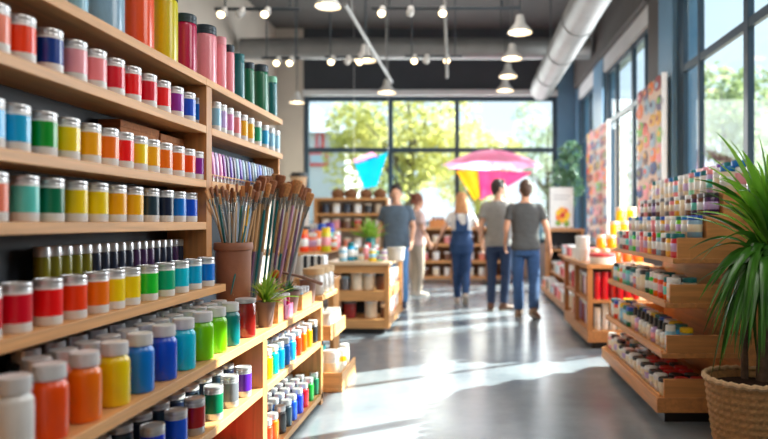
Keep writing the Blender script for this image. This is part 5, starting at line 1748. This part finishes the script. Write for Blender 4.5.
# ================================================================ umbrella and hanging fabric
u = thing('umbrella', 'pink display umbrella with hanging yellow and pink cloth by the back window', 'umbrella', (0, 0, 0))
UY = 12.55
ap = at(492, 150, UY)
PNK = leaf_mat('umbrella_pink', (255, 160, 200), (255, 180, 214), .75, .6, 3)
HOT = leaf_mat('umbrella_hot_pink', (240, 60, 125), (248, 90, 145), .6, .6, 3)
YEL = leaf_mat('umbrella_yellow', (252, 190, 20), (254, 210, 50), .45, .6, 3)
mb = MB()
n, rg, RR = 8, 7, 1.02
vs, fs = [(ap.x, ap.y, ap.z)], []
sub = 4
tot = n * sub
for j in range(1, rg + 1):
    t_ = j / rg
    for i in range(tot):
        a = 2 * PI * i / tot + .2
        fr_ = (i % sub) / sub
        sc_ = 1 - .09 * math.sin(PI * fr_) * t_
        rr = RR * t_ * sc_
        drop = .33 * t_ ** 1.7 - .03 * math.sin(PI * fr_) * t_
        vs.append((ap.x + rr * math.cos(a), ap.y + rr * math.sin(a), ap.z - drop))
for i in range(tot):
    fs.append((0, 1 + i, 1 + (i + 1) % tot))
for j in range(rg - 1):
    for i in range(tot):
        a, b = 1 + j * tot + i, 1 + j * tot + (i + 1) % tot
        fs.append((a, a + tot, b + tot, b))
mb.add(vs, fs)
obj('canopy', mb, PNK, u, angle=70)
mb = MB()
for k in range(n):
    a = 2 * PI * k / n + .2
    mb.tube([(ap.x + RR * t_ * math.cos(a), ap.y + RR * t_ * math.sin(a), ap.z - .33 * t_ ** 1.7 - .012) for t_ in (.03, .3, .6, .98)], .008, 6)
obj('rib', mb, SILVER, u)
obj('pole', MB().tube([(ap.x, ap.y, .04), (ap.x, ap.y, ap.z + .05)], .018, 10), SILVER, u)
obj('base', MB().lathe([(0, 0), (.22, 0), (.22, .03), (.05, .06), (0, .06)], 28, (ap.x, ap.y, 0)), BLACK, u)


def cloth(pts3, m, name, parent, sag=.05, n=8):
    """triangular / quad cloth through corners p0 (top a), p1 (top b), p2 (bottom b), p3 (bottom a)"""
    p0, p1, p2, p3 = [Vector(q) for q in pts3]
    vs, fs = [], []
    for j in range(n + 1):
        for i in range(n + 1):
            s_, t_ = i / n, j / n
            q = (p0 * (1 - s_) + p1 * s_) * (1 - t_) + (p3 * (1 - s_) + p2 * s_) * t_
            q = q + Vector((0, sag * math.sin(s_ * PI * 3) * (1 - t_ * .5), 0))
            vs.append(q)
    for j in range(n):
        for i in range(n):
            a = j * (n + 1) + i
            fs.append((a, a + 1, a + n + 2, a + n + 1))
    return obj(name, MB().add(vs, fs), m, parent, angle=80)


cloth((at(456, 171, UY - .1), at(478, 170, UY - .1), at(482, 196, UY - .1), at(474, 200, UY - .1)), YEL, 'yellow_cloth', u)
cloth((at(478, 170, UY - .12), at(533, 172, UY - .12), at(500, 191, UY - .12), at(480, 200, UY - .12)), HOT, 'pink_cloth', u)
k = thing('hanging_cloth', 'bright turquoise cloth hung as a bucket-shaped banner by the back window', 'banner', (0, 0, 0))
TQ = leaf_mat('turquoise_cloth', (0, 168, 200), (10, 184, 212), .5, .6, 3)
cloth((at(354, 163, 12.6), at(388, 152, 12.6), at(377, 186, 12.6), at(364, 189, 12.6)), TQ, 'banner_cloth', k, .04)
cloth((at(353, 160, 12.58), at(372, 152, 12.58), at(380, 157, 12.58), at(356, 164, 12.58)), PNK, 'pink_top_band', k, .02)
for px, py in ((354, 161), (388, 152)):
    a = at(px, py, 12.6)
    obj('cord', MB().tube([a, (a.x, a.y, ZC)], .004, 5), SILVER, k)

# ================================================================ indoor tree in the corner
p = thing('indoor_tree', 'leafy green indoor tree in a pot in the corner behind the poster', 'tree', (2.05, 12.75, 0))
obj('pot', MB().lathe([(0, 0), (.2, 0), (.25, .45), (.22, .45), (.2, .4), (0, .4)], 30), mat('grey_pot', (110, 114, 118), .6), p)
obj('trunk', MB().tube([(0, 0, .35), (.03, 0, 1.0), (-.02, 0, 1.6), (.02, 0, 2.2)], [.035, .03, .025, .015], 10), BARK, p)


def leaf_cloud(n, centres, size, seed, m, name, parent):
    rr = random.Random(seed)
    mb = MB()
    for i in range(n):
        c_, r_ = rr.choice(centres)
        d = Vector((rr.gauss(0, 1), rr.gauss(0, 1), rr.gauss(0, 1))).normalized() * r_ * rr.uniform(.35, 1) ** .5
        q = Vector(c_) + d
        a = Vector((rr.gauss(0, 1), rr.gauss(0, 1), rr.gauss(0, .6))).normalized()
        b = a.cross(Vector((rr.gauss(0, 1), rr.gauss(0, 1), rr.gauss(0, 1)))).normalized()
        s_ = size * rr.uniform(.6, 1.3)
        mb.add([q - a * s_, q + b * s_ * .45, q + a * s_, q - b * s_ * .45], [(0, 1, 2, 3)])
    return obj(name, mb, m, parent, smooth=False)


leaf_cloud(900, [((-.1, 0, 2.3), .28), ((.02, .0, 1.95), .26), ((-.12, 0, 1.7), .26), ((.0, 0, 2.6), .24), ((-.16, -.1, 2.05), .26)], .06, 5, leaf_mat('indoor_tree_leaf', (72, 112, 84), (124, 160, 126), .3), 'foliage', p)
# ================================================================ outside
GR = mat('outside_paving', (120, 122, 108), .8, 0, 0, .1, .4)
struct(obj('ground', MB().box(-60, 60, -40, 80, -.3, -.12), GR))
LFA = leaf_mat('tree_leaf_yellow_green', (184, 184, 96), (224, 216, 142), .65, .5, .5)
LFB = leaf_mat('tree_leaf_green', (146, 162, 112), (182, 190, 144), .6, .5, .5)
LFC = leaf_mat('tree_leaf_pale', (168, 180, 146), (204, 208, 178), .6, .5, .5)
TB = mat('tree_bark', (110, 96, 80), .8, 0, 0, .2, 10)


def tree(x, y, h, r, label, m, seed, n=1500, low=.35):
    rr = random.Random(seed)
    t = thing('tree', label, 'tree', (x, y, -.12), 0, 'trees outside the windows')
    pts = [(0, 0, 0), (.1 * rr.uniform(-1, 1), 0, h * .3), (.2 * rr.uniform(-1, 1), 0, h * .6), (0, 0, h * .85)]
    mb = MB().tube(pts, [.22, .17, .12, .04], 10)
    for k in range(5):
        a = rr.uniform(0, 2 * PI)
        z = h * rr.uniform(.3, .55)
        mb.tube([(0, 0, z), (math.cos(a) * r * .3, math.sin(a) * r * .3, z + h * .12), (math.cos(a) * r * .65, math.sin(a) * r * .65, z + h * .22)], [.09, .06, .02], 8)
    obj('trunk', mb, TB, t)
    cs = []
    for k in range(11):
        a = rr.uniform(0, 2 * PI)
        q = r * rr.uniform(.15, .8)
        cs.append(((math.cos(a) * q, math.sin(a) * q, h * rr.uniform(low, .9)), r * rr.uniform(.3, .52)))
    leaf_cloud(int(n * 2.2), cs, .13, seed, m, 'crown', t)


tree(-6.6, 39, 8.6, 3.0, 'soft green tree beside the white house outside', LFB, 1, low=.3)
tree(-2.2, 23, 7.0, 2.6, 'yellow-green tree filling the middle of the back window', LFA, 2, 2200, .25)
tree(.5, 28.8, 6.0, 2.4, 'pale yellow-green tree behind the pink umbrella outside', LFA, 3, low=.3)
tree(4.4, 34.5, 7.8, 2.9, 'greyish-green tree at the far side of the back window', LFC, 4, low=.3)
tree(8.3, 21.0, 6.6, 2.3, 'green tree seen through the lower panes of the big side window', LFB, 6, 1700, .3)
tree(12.0, 24.5, 6.6, 2.3, 'pale green tree outside the big side window, behind the dracaena', LFC, 7, 1500, .3)
tree(8.6, 31.0, 6.5, 2.3, 'distant pale tree outside the side windows', LFC, 8, 1200, .3)
# house
h = thing('house', 'white house with a pale roof and red-framed openings outside the back window', 'house', (0, 0, 0))
HW_ = mat('white_render', (214, 214, 218), .8, 0, 0, .04, 1)
a = at(304, 200, 27)
b = at(345, 200, 27)
obj('wall', MB().box(a.x - 5, b.x, 27, 33, -.12, 5.0), HW_, h)
mb = MB()
mb.add([(a.x - 5.3, 26.6, 4.95), (b.x + .3, 26.6, 4.95), (b.x + .3, 33.4, 4.95), (a.x - 5.3, 33.4, 4.95), (a.x - 4, 29, 6.5), (b.x - 1.7, 29, 6.5)], [(0, 1, 5, 4), (1, 2, 5), (2, 3, 4, 5), (3, 0, 4), (3, 2, 1, 0)])
obj('roof', mb, mat('pale_roof', (196, 200, 208), .8), h, smooth=False)
REDM = mat('red_shutter', (226, 70, 78), .6)
for x0, x1, y0, y1 in ((316, 324, 132, 150), (308, 328, 152, 166)):
    p0, p1 = at(x0, y1, 26.95), at(x1, y0, 26.95)
    w = obj('window', MB().box(p0.x, p1.x, 26.9, 26.99, p0.z, p1.z), REDM, h, smooth=False)
    obj('pane', MB().box(p0.x + .12, p1.x - .12, 26.87, 26.9, p0.z + .12, p1.z - .12), mat('house_pane', (180, 196, 210), .2), w, smooth=False)
f = thing('garden_fence', 'pale garden fence outside below the back window trees', 'fence', (0, 0, 0))
mb = MB()
for i in range(60):
    mb.box(-9.0 + i * .24, -8.82 + i * .24, 19.0, 19.03, -.12, 1.25)
obj('picket_board', mb, mat('pale_fence', (140, 156, 166), .7), f, smooth=False)
obj('rail', MB().box(-9, 5.4, 19.03, 19.08, .25, .35).box(-9, 5.4, 19.03, 19.08, .9, 1.0), mat('pale_fence', (140, 156, 166), .7), f, smooth=False)

# ================================================================ light
w = bpy.data.worlds.new('world')
scene.world = w
w.use_nodes = True
nt = w.node_tree
bg = nt.nodes['Background']
tc = nt.nodes.new('ShaderNodeTexCoord')
sp = nt.nodes.new('ShaderNodeSeparateXYZ')
rp = nt.nodes.new('ShaderNodeValToRGB')
nt.links.new(tc.outputs['Generated'], sp.inputs[0])
nt.links.new(sp.outputs['Z'], rp.inputs['Fac'])
rp.color_ramp.elements[0].position = 0.0
rp.color_ramp.elements[0].color = (.92, .95, 1.0, 1)
rp.color_ramp.elements[1].position = .55
rp.color_ramp.elements[1].color = (.62, .8, 1.0, 1)
nt.links.new(rp.outputs['Color'], bg.inputs['Color'])
bg.inputs['Strength'].default_value = 1.6


def lamp(name, kind, loc, energy, color=(1, 1, 1), size=None, rot=None, **kw):
    l = bpy.data.lights.new(name, kind)
    l.energy = energy
    l.color = color
    if size and kind == 'AREA':
        l.shape = 'RECTANGLE'
        l.size, l.size_y = size
    for k, v in kw.items():
        setattr(l, k, v)
    o = bpy.data.objects.new(name, l)
    COL.objects.link(o)
    o.location = loc
    if rot is not None:
        o.rotation_euler = rot
    return o


ELEV = math.radians(36)
hd = Vector((-.86, -.51, 0)).normalized()
sd_ = Vector((hd.x * math.cos(ELEV), hd.y * math.cos(ELEV), -math.sin(ELEV)))
sun = lamp('sun', 'SUN', (8, 8, 8), 25, (1, .91, .78), angle=math.radians(.6))
sun.rotation_euler = sd_.to_track_quat('-Z', 'Y').to_euler()
# daylight through the windows
lamp('window_daylight', 'AREA', (XR + .02, 5.9, 2.0), 190, (.9, .96, 1.0), (2.9, 2.2), (0, PI / 2, 0))
lamp('window_daylight', 'AREA', (XR + .02, 9.8, 2.2), 130, (.9, .96, 1.0), (2.7, 2.9), (0, PI / 2, 0))
lamp('window_daylight', 'AREA', (-.8, YB - .02, 2.4), 220, (.95, .98, 1.0), (5.2, 3.0), (-PI / 2, 0, 0))
# unseen fill lamps added: from the side, above the camera and over the shop
lamp('side_fill', 'AREA', (XR - .1, 2.2, 3.0), 85, (1.0, .97, .93), (3.2, 1.6), (0, math.radians(62), 0))
lamp('shop_fill', 'AREA', (.6, .2, 4.6), 40, (1, .92, .82), (2.5, 2.0), (math.radians(25), 0, 0))
lamp('shop_fill', 'AREA', (-1.0, 6.5, 5.2), 90, (1, .93, .84), (3.0, 5.0), (0, 0, 0))

scene.view_settings.view_transform = 'Standard'
scene.view_settings.look = 'None'
scene.view_settings.exposure = 0.15
scene.cycles.max_bounces = 7
scene.cycles.diffuse_bounces = 3
scene.cycles.glossy_bounces = 3
scene.cycles.transparent_max_bounces = 12
scene.cycles.sample_clamp_indirect = 6
scene.cycles.caustics_reflective = False
scene.cycles.caustics_refractive = False
